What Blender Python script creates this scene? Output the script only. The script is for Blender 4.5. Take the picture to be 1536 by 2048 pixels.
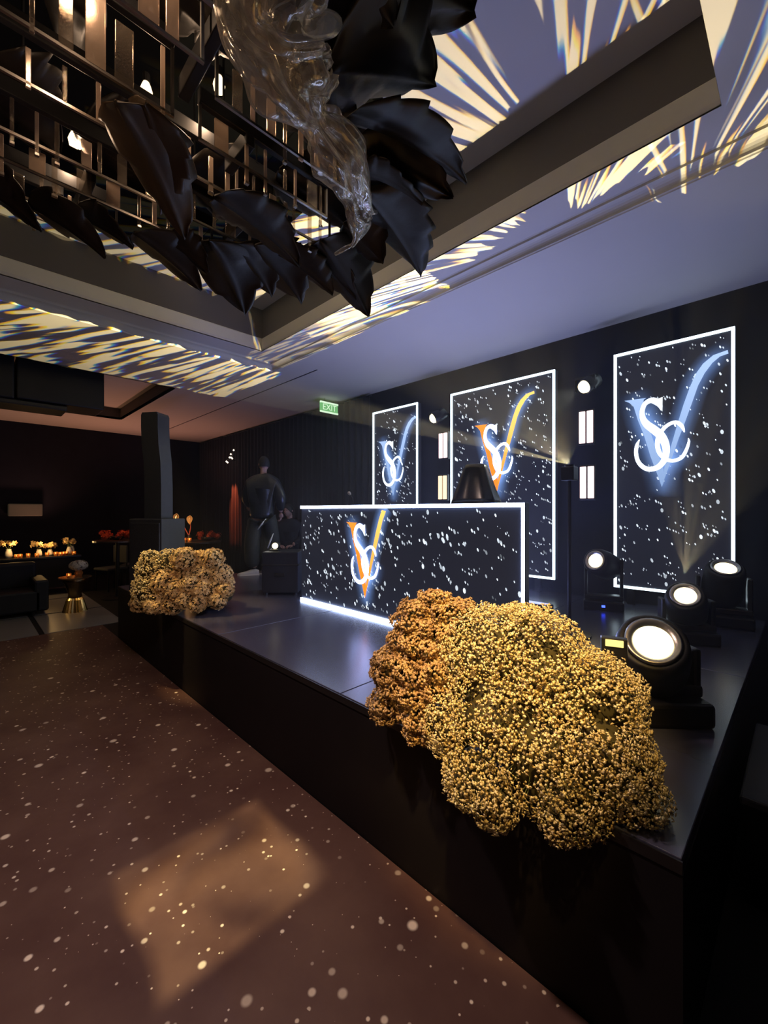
import bpy, bmesh, math, random
import numpy as np
from mathutils import Vector, Matrix, Quaternion

random.seed(7)
rng = np.random.default_rng(7)
SC = bpy.context.scene
COL = SC.collection
for o in list(bpy.data.objects):
    bpy.data.objects.remove(o)

# ------------------------------------------------------------------ camera
EYE = 1.65
FPX = 841.0
cd = bpy.data.cameras.new('camera')
cam = bpy.data.objects.new('camera', cd)
COL.objects.link(cam)
cam.location = (0, 0, EYE)
cam.rotation_euler = (math.radians(90), 0, math.radians(45))
cd.sensor_fit = 'HORIZONTAL'
cd.angle_x = 2 * math.atan(768 / FPX)
cd.shift_y = -2 / 1536
cd.clip_start = 0.02
SC.camera = cam

# ------------------------------------------------------------------ world, exposure
w = bpy.data.worlds.new('world')
SC.world = w
w.use_nodes = True
w.node_tree.nodes['Background'].inputs[0].default_value = (0.10, 0.10, 0.16, 1)
w.node_tree.nodes['Background'].inputs[1].default_value = 0.02
vs = SC.view_settings
vs.view_transform = 'Standard'
vs.look = 'None'
vs.gamma = 1.0
vs.use_curve_mapping = False
vs.exposure = 0.0
try:
    SC.cycles.sample_clamp_indirect = 4.0
    SC.cycles.max_bounces = 6
    SC.cycles.transparent_max_bounces = 16
    SC.cycles.adaptive_threshold = 0.02
    SC.cycles.volume_bounces = 0
    SC.cycles.caustics_reflective = False
    SC.cycles.caustics_refractive = False
except Exception:
    pass


def lamp(name, kind, loc, target, energy, color, size=0.1, cone=60, blend=0.5, size_y=None):
    ld = bpy.data.lights.new(name, kind)
    ld.energy = energy
    ld.color = color
    lo = bpy.data.objects.new(name, ld)
    COL.objects.link(lo)
    lo.location = loc
    if target is not None:
        d = Vector(target) - Vector(loc)
        lo.rotation_euler = d.to_track_quat('-Z', 'Y').to_euler()
    if kind == 'SPOT':
        ld.spot_size = math.radians(cone)
        ld.spot_blend = blend
        ld.shadow_soft_size = size
    elif kind == 'AREA':
        ld.size = size
        if size_y:
            ld.shape = 'RECTANGLE'
            ld.size_y = size_y
    else:
        ld.shadow_soft_size = size
    return lo


def gobo(lo, A, B, thr, umin, umax, vmin, vmax, disp=0.35, seed=0.0, jit=0.12, soft=0.05, pmin=0.0, gain=1.0, polar=True):
    """water-ripple gobo in a profile spot: streaks radiate from the point above the lamp, four shutters bound them"""
    ld = lo.data
    ld.use_nodes = True
    nt = ld.node_tree
    nt.nodes.clear()
    N = nt.nodes.new
    L = nt.links.new

    def M(op, a, b=None, c=None):
        n = N('ShaderNodeMath')
        n.operation = op
        for i, v in enumerate((a, b, c)):
            if v is None:
                continue
            if isinstance(v, (int, float)):
                n.inputs[i].default_value = v
            else:
                L(v, n.inputs[i])
        return n.outputs[0]
    g = N('ShaderNodeNewGeometry')
    s = N('ShaderNodeSeparateXYZ')
    L(g.outputs['Incoming'], s.inputs[0])
    u = M('DIVIDE', s.outputs[0], s.outputs[2])
    v = M('DIVIDE', s.outputs[1], s.outputs[2])
    phi = M('ARCTAN2', u, M('MULTIPLY', v, -1.0))
    rho = M('SQRT', M('ADD', M('MULTIPLY', u, u), M('MULTIPLY', v, v)))
    if not polar:
        phi, rho = u, v

    def noise(x, y, scale, detail, dist):
        n = N('ShaderNodeTexNoise')
        n.noise_dimensions = '3D'
        n.inputs['Scale'].default_value = scale
        n.inputs['Detail'].default_value = detail
        n.inputs['Distortion'].default_value = dist
        c = N('ShaderNodeCombineXYZ')
        L(x, c.inputs[0])
        L(y, c.inputs[1])
        c.inputs[2].default_value = seed
        L(c.outputs[0], n.inputs['Vector'])
        return n.outputs[0]
    jn = M('MULTIPLY', M('SUBTRACT', noise(M('MULTIPLY', phi, A * 0.6), rho, 1.0, 0, 0), 0.5), jit)
    uu = M('ADD', u, jn)
    vv = M('ADD', v, jn)
    bound = M('MULTIPLY', M('MULTIPLY', M('GREATER_THAN', uu, umin), M('LESS_THAN', uu, umax)),
              M('MULTIPLY', M('GREATER_THAN', vv, vmin), M('LESS_THAN', vv, vmax)))
    if pmin > 0:
        bound = M('MULTIPLY', bound, M('GREATER_THAN', M('ADD', rho, jn), pmin))
    outs = []
    for k in (-1, 0, 1):
        f = noise(M('ADD', M('MULTIPLY', phi, A), k * disp), M('ADD', M('MULTIPLY', rho, B), k * disp * 0.6), 1.0, 1.0, 0.5)
        mr = N('ShaderNodeMapRange')
        mr.interpolation_type = 'SMOOTHSTEP'
        mr.inputs['From Min'].default_value = thr
        mr.inputs['From Max'].default_value = thr + soft
        L(f, mr.inputs['Value'])
        outs.append(M('MULTIPLY', mr.outputs[0], bound))
    cc = N('ShaderNodeCombineXYZ')
    L(M('MULTIPLY', outs[0], 1.0), cc.inputs[0])
    L(M('MULTIPLY', M('ADD', M('MULTIPLY', outs[0], 0.45), M('MULTIPLY', outs[1], 0.4)), 1.0), cc.inputs[1])
    L(M('MULTIPLY', outs[2], 0.50), cc.inputs[2])
    e = N('ShaderNodeEmission')
    L(cc.outputs[0], e.inputs[0])
    e.inputs[1].default_value = gain
    out = N('ShaderNodeOutputLight')
    L(e.outputs[0], out.inputs[0])


# added effect projector behind the desk's right end, placed where the ceiling streaks converge
PROJ = (-1.315, 3.39, 2.02)
WARMW = (1.0, 0.97, 0.9)
g1 = lamp('ripple_spot_left', 'SPOT', PROJ, (-6.2, 1.5, 3.7), 3600, WARMW, 0.004, 130, 0.1)
gobo(g1, 56, 1.9, 0.485, -3.62, -2.50, -3.4, 0.02, disp=0.09, seed=1.7, jit=0.12)
g2 = lamp('ripple_spot_tray', 'SPOT', PROJ, (-3.4, 1.6, 4.35), 1200, WARMW, 0.004, 130, 0.1)
gobo(g2, 48, 2.2, 0.46, -1.66, -0.62, -2.0, -0.10, disp=0.09, seed=4.1, jit=0.10)
g3 = lamp('ripple_spot_ceiling', 'SPOT', PROJ, (-1.5, 2.3, 4.35), 380, WARMW, 0.004, 120, 0.1)
gobo(g3, 17, 2.2, 0.465, -0.75, -0.02, -1.9, -0.22, disp=0.06, seed=2.6, jit=0.25, pmin=0.30)
g4 = lamp('ripple_spot_right', 'SPOT', PROJ, (-0.9, 2.6, 4.3), 300, WARMW, 0.004, 130, 0.1)
gobo(g4, 16, 2.0, 0.46, 0.08, 0.45, -1.9, -0.20, disp=0.06, seed=13.6, jit=0.22)
g6 = lamp('ripple_spot_lamp', 'SPOT', (-0.61, 3.66, 1.20), (-0.35, 2.6, 3.8), 460, WARMW, 0.004, 100, 0.1)
gobo(g6, 20, 2.2, 0.495, -0.06, 0.75, -1.1, -0.185, disp=0.06, seed=31.6, jit=0.14)
g5 = lamp('ripple_spot_cornice', 'SPOT', PROJ, (-3.6, 3.0, 3.8), 700, WARMW, 0.004, 130, 0.1)
gobo(g5, 62, 3.0, 0.50, -2.36, -1.25, -0.36, -0.09, disp=0.09, seed=21.3, jit=0.08)

# added blue fill brightening the soffit, from an added bar behind the desk
wash1 = lamp('added_stage_wash', 'AREA', (-2.6, 3.9, 0.80), (-2.8, 2.6, 3.7), 58, (0.34, 0.40, 1.0), 1.8, size_y=0.12)
# warm profile spots on the flowers
lamp('flower_spot', 'SPOT', (-0.30, 0.25, 3.6), (-0.90, 1.66, 0.95), 680, (1.0, 0.62, 0.20), 0.05, 25, 0.8)
lamp('flower_spot_far', 'SPOT', (-4.9, 0.5, 3.6), (-4.25, 1.62, 0.95), 400, (1.0, 0.66, 0.26), 0.05, 24, 0.6)
# warm light falling from the chandelier on the dance floor
fl = lamp('floor_glow', 'SPOT', (-1.7, 0.55, 2.62), (-1.85, 0.7, 0), 115, (1.0, 0.70, 0.60), 0.05, 150, 0.7)
fp = lamp('floor_patch', 'SPOT', (-1.55, 0.60, 2.62), (-1.8, 0.75, 0), 480, (1.0, 0.94, 0.74), 0.035, 70, 0.3)
gobo(fp, 7.0, 7.0, 0.22, -0.02, 0.25, -0.22, 0.05, disp=0.02, seed=3.0, jit=0.08, soft=0.50, polar=False)
# red uplights by the far curtain and amber ones behind the tables
lamp('curtain_uplight', 'SPOT', (-10.45, 4.55, 2.95), (-10.38, 4.98, 1.75), 460, (1.0, 0.16, 0.06), 0.02, 30, 0.6)
lamp('far_uplight', 'SPOT', (-11.2, 3.4, 0.9), (-10.6, 3.2, 3.7), 90, (1.0, 0.42, 0.30), 0.1, 120, 0.9)
lamp('far_uplight_left', 'SPOT', (-12.0, 1.2, 0.9), (-11.9, 1.0, 3.7), 60, (1.0, 0.45, 0.28), 0.1, 120, 0.9)


# ------------------------------------------------------------------ materials
MATS = {}


def mat(name, col, rough=0.5, metal=0.0, spec=0.5, var=0.12, scale=12.0, bump=0.0, emit=None, es=0.0, trans=0.0, sheen=0.0):
    if name in MATS:
        return MATS[name]
    m = bpy.data.materials.new(name)
    m.use_nodes = True
    nt = m.node_tree
    b = nt.nodes['Principled BSDF']
    N = nt.nodes.new
    tc = N('ShaderNodeTexCoord')
    n = N('ShaderNodeTexNoise')
    n.inputs['Scale'].default_value = scale
    n.inputs['Detail'].default_value = 4
    nt.links.new(tc.outputs['Object'], n.inputs['Vector'])
    r = N('ShaderNodeMapRange')
    r.inputs['To Min'].default_value = 1 - var
    r.inputs['To Max'].default_value = 1 + var
    nt.links.new(n.outputs[0], r.inputs['Value'])
    mx = N('ShaderNodeVectorMath')
    mx.operation = 'SCALE'
    mx.inputs[0].default_value = col
    nt.links.new(r.outputs[0], mx.inputs['Scale'])
    nt.links.new(mx.outputs[0], b.inputs['Base Color'])
    b.inputs['Roughness'].default_value = rough
    b.inputs['Metallic'].default_value = metal
    b.inputs['Specular IOR Level'].default_value = spec
    if sheen:
        b.inputs['Sheen Weight'].default_value = sheen
    if trans:
        b.inputs['Transmission Weight'].default_value = trans
    if emit:
        b.inputs['Emission Color'].default_value = (*emit, 1)
        b.inputs['Emission Strength'].default_value = es
    if bump:
        bp = N('ShaderNodeBump')
        bp.inputs['Strength'].default_value = bump
        bp.inputs['Distance'].default_value = 0.01
        nt.links.new(n.outputs[0], bp.inputs['Height'])
        nt.links.new(bp.outputs[0], b.inputs['Normal'])
    MATS[name] = m
    return m


def emat(name, col, strength):
    """something that gives off light"""
    if name in MATS:
        return MATS[name]
    m = bpy.data.materials.new(name)
    m.use_nodes = True
    nt = m.node_tree
    nt.nodes.clear()
    e = nt.nodes.new('ShaderNodeEmission')
    e.inputs[0].default_value = (*col, 1)
    e.inputs[1].default_value = strength
    o = nt.nodes.new('ShaderNodeOutputMaterial')
    nt.links.new(e.outputs[0], o.inputs[0])
    MATS[name] = m
    return m


def vmat(name, strength, additive):
    """screen picture: colour comes from the mesh's colour layer"""
    m = bpy.data.materials.new(name)
    m.use_nodes = True
    nt = m.node_tree
    nt.nodes.clear()
    N = nt.nodes.new
    a = N('ShaderNodeAttribute')
    a.attribute_name = 'Col'
    e = N('ShaderNodeEmission')
    nt.links.new(a.outputs['Color'], e.inputs[0])
    e.inputs[1].default_value = strength
    o = N('ShaderNodeOutputMaterial')
    if additive:
        t = N('ShaderNodeBsdfTransparent')
        ad = N('ShaderNodeAddShader')
        nt.links.new(e.outputs[0], ad.inputs[0])
        nt.links.new(t.outputs[0], ad.inputs[1])
        nt.links.new(ad.outputs[0], o.inputs[0])
    else:
        nt.links.new(e.outputs[0], o.inputs[0])
    return m


def film(name, tint, alpha, rough=0.08, gloss=0.6, trans=0.25):
    """clear thin film or acrylic: mostly see-through, glossy, a little milky"""
    m = bpy.data.materials.new(name)
    m.use_nodes = True
    nt = m.node_tree
    nt.nodes.clear()
    N = nt.nodes.new
    L = nt.links.new
    t = N('ShaderNodeBsdfTransparent')
    t.inputs[0].default_value = (*[0.55 + 0.45 * c for c in tint], 1)
    gl = N('ShaderNodeBsdfGlossy')
    gl.inputs['Color'].default_value = (*tint, 1)
    gl.inputs['Roughness'].default_value = rough
    tr = N('ShaderNodeBsdfTranslucent')
    tr.inputs[0].default_value = (*tint, 1)
    df = N('ShaderNodeBsdfDiffuse')
    df.inputs[0].default_value = (*tint, 1)
    md = N('ShaderNodeMixShader')
    L(tr.outputs[0], md.inputs[1])
    L(df.outputs[0], md.inputs[2])
    lw = N('ShaderNodeLayerWeight')
    lw.inputs[0].default_value = 0.35
    n = N('ShaderNodeTexNoise')
    n.inputs['Scale'].default_value = 22
    n.inputs['Detail'].default_value = 5
    bp = N('ShaderNodeBump')
    bp.inputs['Strength'].default_value = 0.12
    bp.inputs['Distance'].default_value = 0.01
    L(n.outputs[0], bp.inputs['Height'])
    L(bp.outputs[0], gl.inputs['Normal'])
    m1 = N('ShaderNodeMixShader')
    m1.inputs[0].default_value = trans
    L(gl.outputs[0], m1.inputs[1])
    L(md.outputs[0], m1.inputs[2])
    r = N('ShaderNodeMapRange')
    r.inputs['To Min'].default_value = alpha
    r.inputs['To Max'].default_value = min(1, alpha + gloss)
    L(lw.outputs['Facing'], r.inputs['Value'])
    m2 = N('ShaderNodeMixShader')
    L(r.outputs[0], m2.inputs[0])
    L(t.outputs[0], m2.inputs[1])
    L(m1.outputs[0], m2.inputs[2])
    o = N('ShaderNodeOutputMaterial')
    L(m2.outputs[0], o.inputs[0])
    MATS[name] = m
    return m


M_plaster = mat('ceiling_plaster', (0.62, 0.58, 0.52), 0.85, var=0.03, scale=3)
M_fascia = mat('tray_fascia_paint', (0.115, 0.10, 0.09), 0.8, var=0.05, scale=3)
M_trim = mat('cornice_paint', (0.66, 0.62, 0.52), 0.7, var=0.03)
M_wall = mat('black_wall_cloth', (0.014, 0.015, 0.026), 0.85, var=0.2, scale=5, spec=0.2)
M_curtain = mat('black_velvet', (0.028, 0.024, 0.028), 0.8, var=0.25, scale=30, spec=0.2, sheen=0.1)
M_carpet = mat('black_carpet', (0.012, 0.012, 0.014), 0.8, var=0.3, scale=60, spec=0.2)
M_deck = mat('satin_black_deck', (0.050, 0.052, 0.085), 0.27, var=0.35, scale=3.0, spec=1.0)
M_skirt = mat('stage_skirt_black', (0.010, 0.009, 0.011), 0.55, var=0.3, scale=4, spec=0.25)
M_black = mat('black_metal', (0.012, 0.012, 0.013), 0.38, var=0.2, spec=0.5)
M_black2 = mat('black_plastic', (0.008, 0.008, 0.009), 0.5, var=0.2, spec=0.4)
M_case = mat('black_case', (0.010, 0.011, 0.017), 0.6, var=0.2, spec=0.35)
M_grey = mat('dark_grey_fabric', (0.055, 0.058, 0.065), 0.7, var=0.15, scale=20)
M_steel = mat('dull_steel', (0.45, 0.42, 0.38), 0.3, metal=1.0, var=0.1)
M_gold = mat('polished_gold', (0.95, 0.62, 0.22), 0.25, metal=1.0, var=0.06)
M_white = mat('white_ceramic', (0.75, 0.70, 0.60), 0.4, var=0.05)
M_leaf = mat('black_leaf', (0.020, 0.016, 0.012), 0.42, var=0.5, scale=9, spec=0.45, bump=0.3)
M_leafb = mat('warm_lit_leaf', (0.075, 0.050, 0.028), 0.40, var=0.5, scale=7, spec=0.45, bump=0.3)  # browner copy of the black leaf, warm bulb light put into its colour
M_stem = mat('green_stem', (0.10, 0.12, 0.04), 0.6, var=0.3)
M_skin = mat('skin', (0.55, 0.33, 0.26), 0.5, var=0.08)
M_tile = mat('grey_floor_tile', (0.20, 0.195, 0.20), 0.35, var=0.15, scale=2)
M_screen = mat('led_screen_black', (0.008, 0.010, 0.016), 0.35, var=0.1, emit=(0.055, 0.06, 0.10), es=0.20)
M_border = emat('screen_border_light', (0.72, 0.90, 1.0), 3.2)
M_dborder = emat('desk_border_light', (0.50, 0.62, 1.0), 20.0)
M_lens = emat('lamp_lens', (1.0, 0.86, 0.50), 3.4)
M_pink = emat('pink_light_tube', (1.0, 0.74, 0.74), 2.0)
M_amber = emat('amber_light_tube', (1.0, 0.72, 0.42), 1.8)
M_blueled = emat('blue_led', (0.03, 0.06, 1.0), 6.0)
M_flame = emat('candle_flame', (1.0, 0.50, 0.14), 9.0)
M_bulb = emat('warm_bulb', (1.0, 0.72, 0.42), 16.0)
M_exit = emat('exit_green', (0.28, 0.85, 0.30), 0.55)
M_exitw = emat('exit_white', (0.75, 1.0, 0.72), 1.0)
M_film = film('clear_cellophane', (0.97, 0.94, 0.86), 0.20, rough=0.12, gloss=0.60, trans=0.42)
M_glass = film('clear_acrylic', (0.98, 0.86, 0.72), 0.12, rough=0.06, gloss=0.8, trans=0.15)
M_pane = film('milky_acrylic', (1.0, 0.82, 0.66), 0.42, rough=0.15, gloss=0.5, trans=0.55)
M_votive = film('amber_votive_glass', (1.0, 0.55, 0.2), 0.45, rough=0.1, gloss=0.4, trans=0.6)
M_dots = vmat('screen_star_picture', 1.6, False)
M_pict = vmat('screen_logo_picture', 1.5, False)
M_halo = vmat('screen_halo_picture', 1.0, True)
for m_ in (M_dots, M_halo, M_lens, M_blueled, M_flame, M_exit, M_exitw):
    try:
        m_.cycles.emission_sampling = 'NONE'
    except Exception:
        pass


def floor_mat():
    m = bpy.data.materials.new('starry_dance_floor')
    m.use_nodes = True
    nt = m.node_tree
    b = nt.nodes['Principled BSDF']
    N = nt.nodes.new
    L = nt.links.new
    tc = N('ShaderNodeTexCoord')
    n1 = N('ShaderNodeTexNoise')
    n1.inputs['Scale'].default_value = 1.6
    n1.inputs['Detail'].default_value = 7
    n1.inputs['Roughness'].default_value = 0.62
    L(tc.outputs['Object'], n1.inputs['Vector'])
    cr = N('ShaderNodeValToRGB')
    cr.color_ramp.elements[0].position = 0.30
    cr.color_ramp.elements[0].color = (0.075, 0.034, 0.032, 1)
    cr.color_ramp.elements[1].position = 0.72
    cr.color_ramp.elements[1].color = (0.150, 0.085, 0.068, 1)
    L(n1.outputs[0], cr.inputs[0])
    col = cr.outputs[0]
    for scale, rad, keep, seed in ((4.6, 0.15, 0.64, 0.0), (8.5, 0.15, 0.58, 7.3), (19.0, 0.17, 0.60, 3.1)):
        mp = N('ShaderNodeMapping')
        mp.inputs['Location'].default_value = (seed, seed * 0.7, 0)
        L(tc.outputs['Object'], mp.inputs['Vector'])
        v = N('ShaderNodeTexVoronoi')
        v.voronoi_dimensions = '2D'
        v.inputs['Scale'].default_value = scale
        L(mp.outputs[0], v.inputs['Vector'])
        sx = N('ShaderNodeSeparateColor')
        L(v.outputs['Color'], sx.inputs[0])
        # radius varies per speck; many cells have none
        rr = N('ShaderNodeMath'); rr.operation = 'SUBTRACT'
        L(sx.outputs[0], rr.inputs[0]); rr.inputs[1].default_value = keep
        rm = N('ShaderNodeMath'); rm.operation = 'MULTIPLY'
        L(rr.outputs[0], rm.inputs[0]); rm.inputs[1].default_value = rad * 2
        dv = N('ShaderNodeMath'); dv.operation = 'DIVIDE'
        L(v.outputs['Distance'], dv.inputs[0])
        mxr = N('ShaderNodeMath'); mxr.operation = 'MAXIMUM'
        L(rm.outputs[0], mxr.inputs[0]); mxr.inputs[1].default_value = 0.0005
        L(mxr.outputs[0], dv.inputs[1])
        lt = N('ShaderNodeMapRange'); lt.interpolation_type = 'SMOOTHSTEP'
        lt.inputs['From Min'].default_value = 1.25; lt.inputs['From Max'].default_value = 0.55
        L(dv.outputs[0], lt.inputs['Value'])
        mul = N('ShaderNodeMath'); mul.operation = 'MULTIPLY'
        L(lt.outputs[0], mul.inputs[0])
        mr = N('ShaderNodeMapRange')
        mr.inputs['To Min'].default_value = 0.40 if scale < 6 else 0.15
        L(sx.outputs[1], mr.inputs['Value'])
        L(mr.outputs[0], mul.inputs[1])
        mx = N('ShaderNodeMix'); mx.data_type = 'RGBA'
        L(mul.outputs[0], mx.inputs['Factor'])
        L(col, mx.inputs[6])
        mx.inputs[7].default_value = (1.0, 0.88, 0.72, 1)
        col = mx.outputs[2]
    L(col, b.inputs['Base Color'])
    b.inputs['Roughness'].default_value = 0.5
    b.inputs['Specular IOR Level'].default_value = 0.3
    return m


M_dance = floor_mat()


def floret_mat(name, c0, c1, scale):
    m = bpy.data.materials.new(name)
    m.use_nodes = True
    nt = m.node_tree
    b = nt.nodes['Principled BSDF']
    N = nt.nodes.new
    L = nt.links.new
    tc = N('ShaderNodeTexCoord')
    n = N('ShaderNodeTexNoise')
    n.inputs['Scale'].default_value = scale
    n.inputs['Detail'].default_value = 3
    L(tc.outputs['Object'], n.inputs['Vector'])
    cr = N('ShaderNodeValToRGB')
    cr.color_ramp.elements[0].position = 0.35
    cr.color_ramp.elements[0].color = (*c0, 1)
    cr.color_ramp.elements[1].position = 0.65
    cr.color_ramp.elements[1].color = (*c1, 1)
    L(n.outputs[0], cr.inputs[0])
    L(cr.outputs[0], b.inputs['Base Color'])
    b.inputs['Roughness'].default_value = 0.7
    b.inputs['Specular IOR Level'].default_value = 0.2
    return m


M_floret = floret_mat('gypsophila_petals', (0.66, 0.50, 0.22), (0.95, 0.84, 0.52), 26)
M_clump = floret_mat('dense_blossom', (0.42, 0.26, 0.13), (0.72, 0.50, 0.24), 14)
M_hyd = floret_mat('hydrangea_petals', (0.50, 0.31, 0.13), (0.92, 0.70, 0.34), 9)
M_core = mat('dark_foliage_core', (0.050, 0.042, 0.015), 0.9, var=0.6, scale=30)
M_redfl = floret_mat('red_blossom', (0.35, 0.03, 0.02), (0.75, 0.16, 0.06), 20)


# ------------------------------------------------------------------ mesh helpers
class MB:
    def __init__(s):
        s.v = []
        s.f = []
        s.c = None

    def add(s, vs_, fs):
        k = len(s.v)
        s.v += [tuple(p) for p in vs_]
        s.f += [tuple(i + k for i in f) for f in fs]
        return s

    def box(s, x0, x1, y0, y1, z0, z1):
        s.add([(x0, y0, z0), (x1, y0, z0), (x1, y1, z0), (x0, y1, z0), (x0, y0, z1), (x1, y0, z1), (x1, y1, z1), (x0, y1, z1)],
              [(0, 3, 2, 1), (4, 5, 6, 7), (0, 1, 5, 4), (1, 2, 6, 5), (2, 3, 7, 6), (3, 0, 4, 7)])
        return s

    def cbox(s, x0, x1, y0, y1, z0, z1, b=0.01):
        """box with chamfered edges"""
        bm = bmesh.new()
        bmesh.ops.create_cube(bm, size=1)
        for v in bm.verts:
            v.co = Vector(((x0 + x1) / 2 + v.co.x * (x1 - x0), (y0 + y1) / 2 + v.co.y * (y1 - y0), (z0 + z1) / 2 + v.co.z * (z1 - z0)))
        bmesh.ops.bevel(bm, geom=list(bm.edges), offset=b, segments=2, affect='EDGES', profile=0.5)
        bm.verts.index_update()
        s.add([v.co[:] for v in bm.verts], [[v.index for v in f.verts] for f in bm.faces])
        bm.free()
        return s

    def prism(s, pts, axis, a, b):
        """extrude a closed 2-D outline along an axis"""
        n = len(pts)

        def m(p, t):
            return {'x': (t, p[0], p[1]), 'y': (p[0], t, p[1]), 'z': (p[0], p[1], t)}[axis]
        s.add([m(p, a) for p in pts] + [m(p, b) for p in pts],
              [tuple(range(n))[::-1], tuple(range(n, 2 * n))] + [(i, (i + 1) % n, n + (i + 1) % n, n + i) for i in range(n)])
        return s

    def lathe(s, prof, seg=24, center=(0, 0, 0), axis=(0, 0, 1), rib=0.0, ribn=0, cap=True):
        q = Vector((0, 0, 1)).rotation_difference(Vector(axis).normalized())
        c = Vector(center)
        vs_ = []
        for r, z in prof:
            for i in range(seg):
                a = 2 * math.pi * i / seg
                rr = r * (1 + rib * (1 if (i % 2) else -1)) if ribn else r
                vs_.append(c + q @ Vector((rr * math.cos(a), rr * math.sin(a), z)))
        fs = []
        for j in range(len(prof) - 1):
            for i in range(seg):
                fs.append((j * seg + i, j * seg + (i + 1) % seg, (j + 1) * seg + (i + 1) % seg, (j + 1) * seg + i))
        if cap:
            fs.append(tuple(range(seg))[::-1])
            fs.append(tuple((len(prof) - 1) * seg + i for i in range(seg)))
        return s.add(vs_, fs)

    def tube(s, pts, rad, seg=8, cap=True):
        pts = [Vector(p) for p in pts]
        if not hasattr(rad, '__len__'):
            rad = [rad] * len(pts)
        vs_ = []
        up = Vector((0.13, 0.21, 0.97))
        for i, p in enumerate(pts):
            t = (pts[min(i + 1, len(pts) - 1)] - pts[max(i - 1, 0)]).normalized()
            a = t.cross(up)
            if a.length < 1e-3:
                a = t.cross(Vector((1, 0, 0)))
            a.normalize()
            b = t.cross(a)
            for k in range(seg):
                th = 2 * math.pi * k / seg
                vs_.append(p + (a * math.cos(th) + b * math.sin(th)) * rad[i])
        fs = []
        for j in range(len(pts) - 1):
            for k in range(seg):
                fs.append((j * seg + k, j * seg + (k + 1) % seg, (j + 1) * seg + (k + 1) % seg, (j + 1) * seg + k))
        if cap:
            fs.append(tuple(range(seg))[::-1])
            fs.append(tuple((len(pts) - 1) * seg + k for k in range(seg)))
        return s.add(vs_, fs)

    def build(s, name, m, parent=None, smooth=False, cols=None):
        me = bpy.data.meshes.new(name)
        me.from_pydata([tuple(p) for p in s.v], [], s.f)
        me.update()
        if cols is not None:
            at = me.color_attributes.new('Col', 'FLOAT_COLOR', 'POINT')
            at.data.foreach_set('color', np.array([(*c, 1.0) for c in cols], dtype=np.float32).ravel())
        if m:
            me.materials.append(m)
        if smooth:
            for p in me.polygons:
                p.use_smooth = True
        o = bpy.data.objects.new(name, me)
        COL.objects.link(o)
        if parent:
            o.parent = parent
        return o


def tag(o, label=None, cat=None, group=None, kind=None):
    if label:
        o['label'] = label
    if cat:
        o['category'] = cat
    if group:
        o['group'] = group
    if kind:
        o['kind'] = kind
    return o


def thing(name, label, cat, loc=(0, 0, 0), rz=0.0, group=None):
    o = bpy.data.objects.new(name, None)
    o.empty_display_size = 0.1
    COL.objects.link(o)
    o.location = loc
    o.rotation_euler = (0, 0, rz)
    return tag(o, label, cat, group)


def copy_tree(o, parent=None):
    c = o.copy()
    COL.objects.link(c)
    if parent:
        c.parent = parent
    for ch in list(o.children):
        copy_tree(ch, c)
    return c


def struct(o, label=None):
    o['kind'] = 'structure'
    if label:
        o['label'] = label
    return o


R2 = math.sqrt(0.5)


def ray(px, py):
    r = (px - 768) / FPX
    d = (1022 - py) / FPX
    return Vector((R2 * (r - 1), R2 * (r + 1), d))


def at_dz(px, py, dz):
    """the point on a horizontal plane dz above the eye"""
    v = ray(px, py)
    return v * (dz / v.z) + Vector((0, 0, EYE))


def at_fwd(px, py, f):
    return ray(px, py) * f + Vector((0, 0, EYE))


# ------------------------------------------------------------------ the room
ZS = 3.70      # soffit
ZF = 3.79      # flat band round the tray
ZT = 3.97      # line between the two fascia strips
ZU = 4.36      # upper ceiling
XL, XR, YB, YF = -12.8, 3.5, 5.06, -5.0
TX0, TX1, TY0, TY1 = -5.15, -0.31, -3.6, 2.83       # the chandelier tray
OX0, OX1, OY0, OY1 = -5.54, 2.6, -4.2, 3.22         # outer cornice
BX0, BX1, BY0, BY1 = -10.85, -7.43, -3.5, 2.48      # second coffer

struct(MB().box(XL - 0.2, XR + 0.2, YF - 0.2, YB + 0.2, -0.12, 0.0).build('floor', M_carpet), 'black carpeted ballroom floor')
FLOOR = bpy.data.objects['floor']
# big grey tiles beyond the dance floor, dark joints between them
k = 0
tile_me = None
for i in range(4):
    for j in range(4):
        x0 = -7.16 - 1.38 * (i + 1)
        y0 = -2.2 + 0.98 * j
        t = MB().cbox(-0.66, 0.66, -0.46, 0.46, 0.0, 0.008, 0.003).build('tile', M_tile, FLOOR) if tile_me is None else bpy.data.objects.new('tile', tile_me)
        if tile_me is None:
            tile_me = t.data
        else:
            COL.objects.link(t)
            t.parent = FLOOR
        t.location = (x0 + 0.69, y0 + 0.49, 0.0)
struct(MB().box(-7.14, XR, YF, 1.415, 0.0, 0.012).build('dance_floor', M_dance), 'brown mottled dance floor strewn with pale specks')

struct(MB().box(XL - 0.1, XR + 0.1, YB, YB + 0.1, 0, ZU + 0.1).build('wall_back', M_wall), 'black draped wall behind the stage')
struct(MB().box(XL - 0.1, XL, YF, YB, 0, ZU + 0.1).build('wall_left', M_wall), 'black wall at the far left end')
struct(MB().box(XR, XR + 0.1, YF, YB, 0, ZU + 0.1).build('wall_right', M_wall), 'black wall on the right')
struct(MB().box(XL, XR, YF - 0.1, YF, 0, ZU + 0.1).build('wall_front', M_wall), 'black wall behind the viewer')

c = MB()
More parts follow.
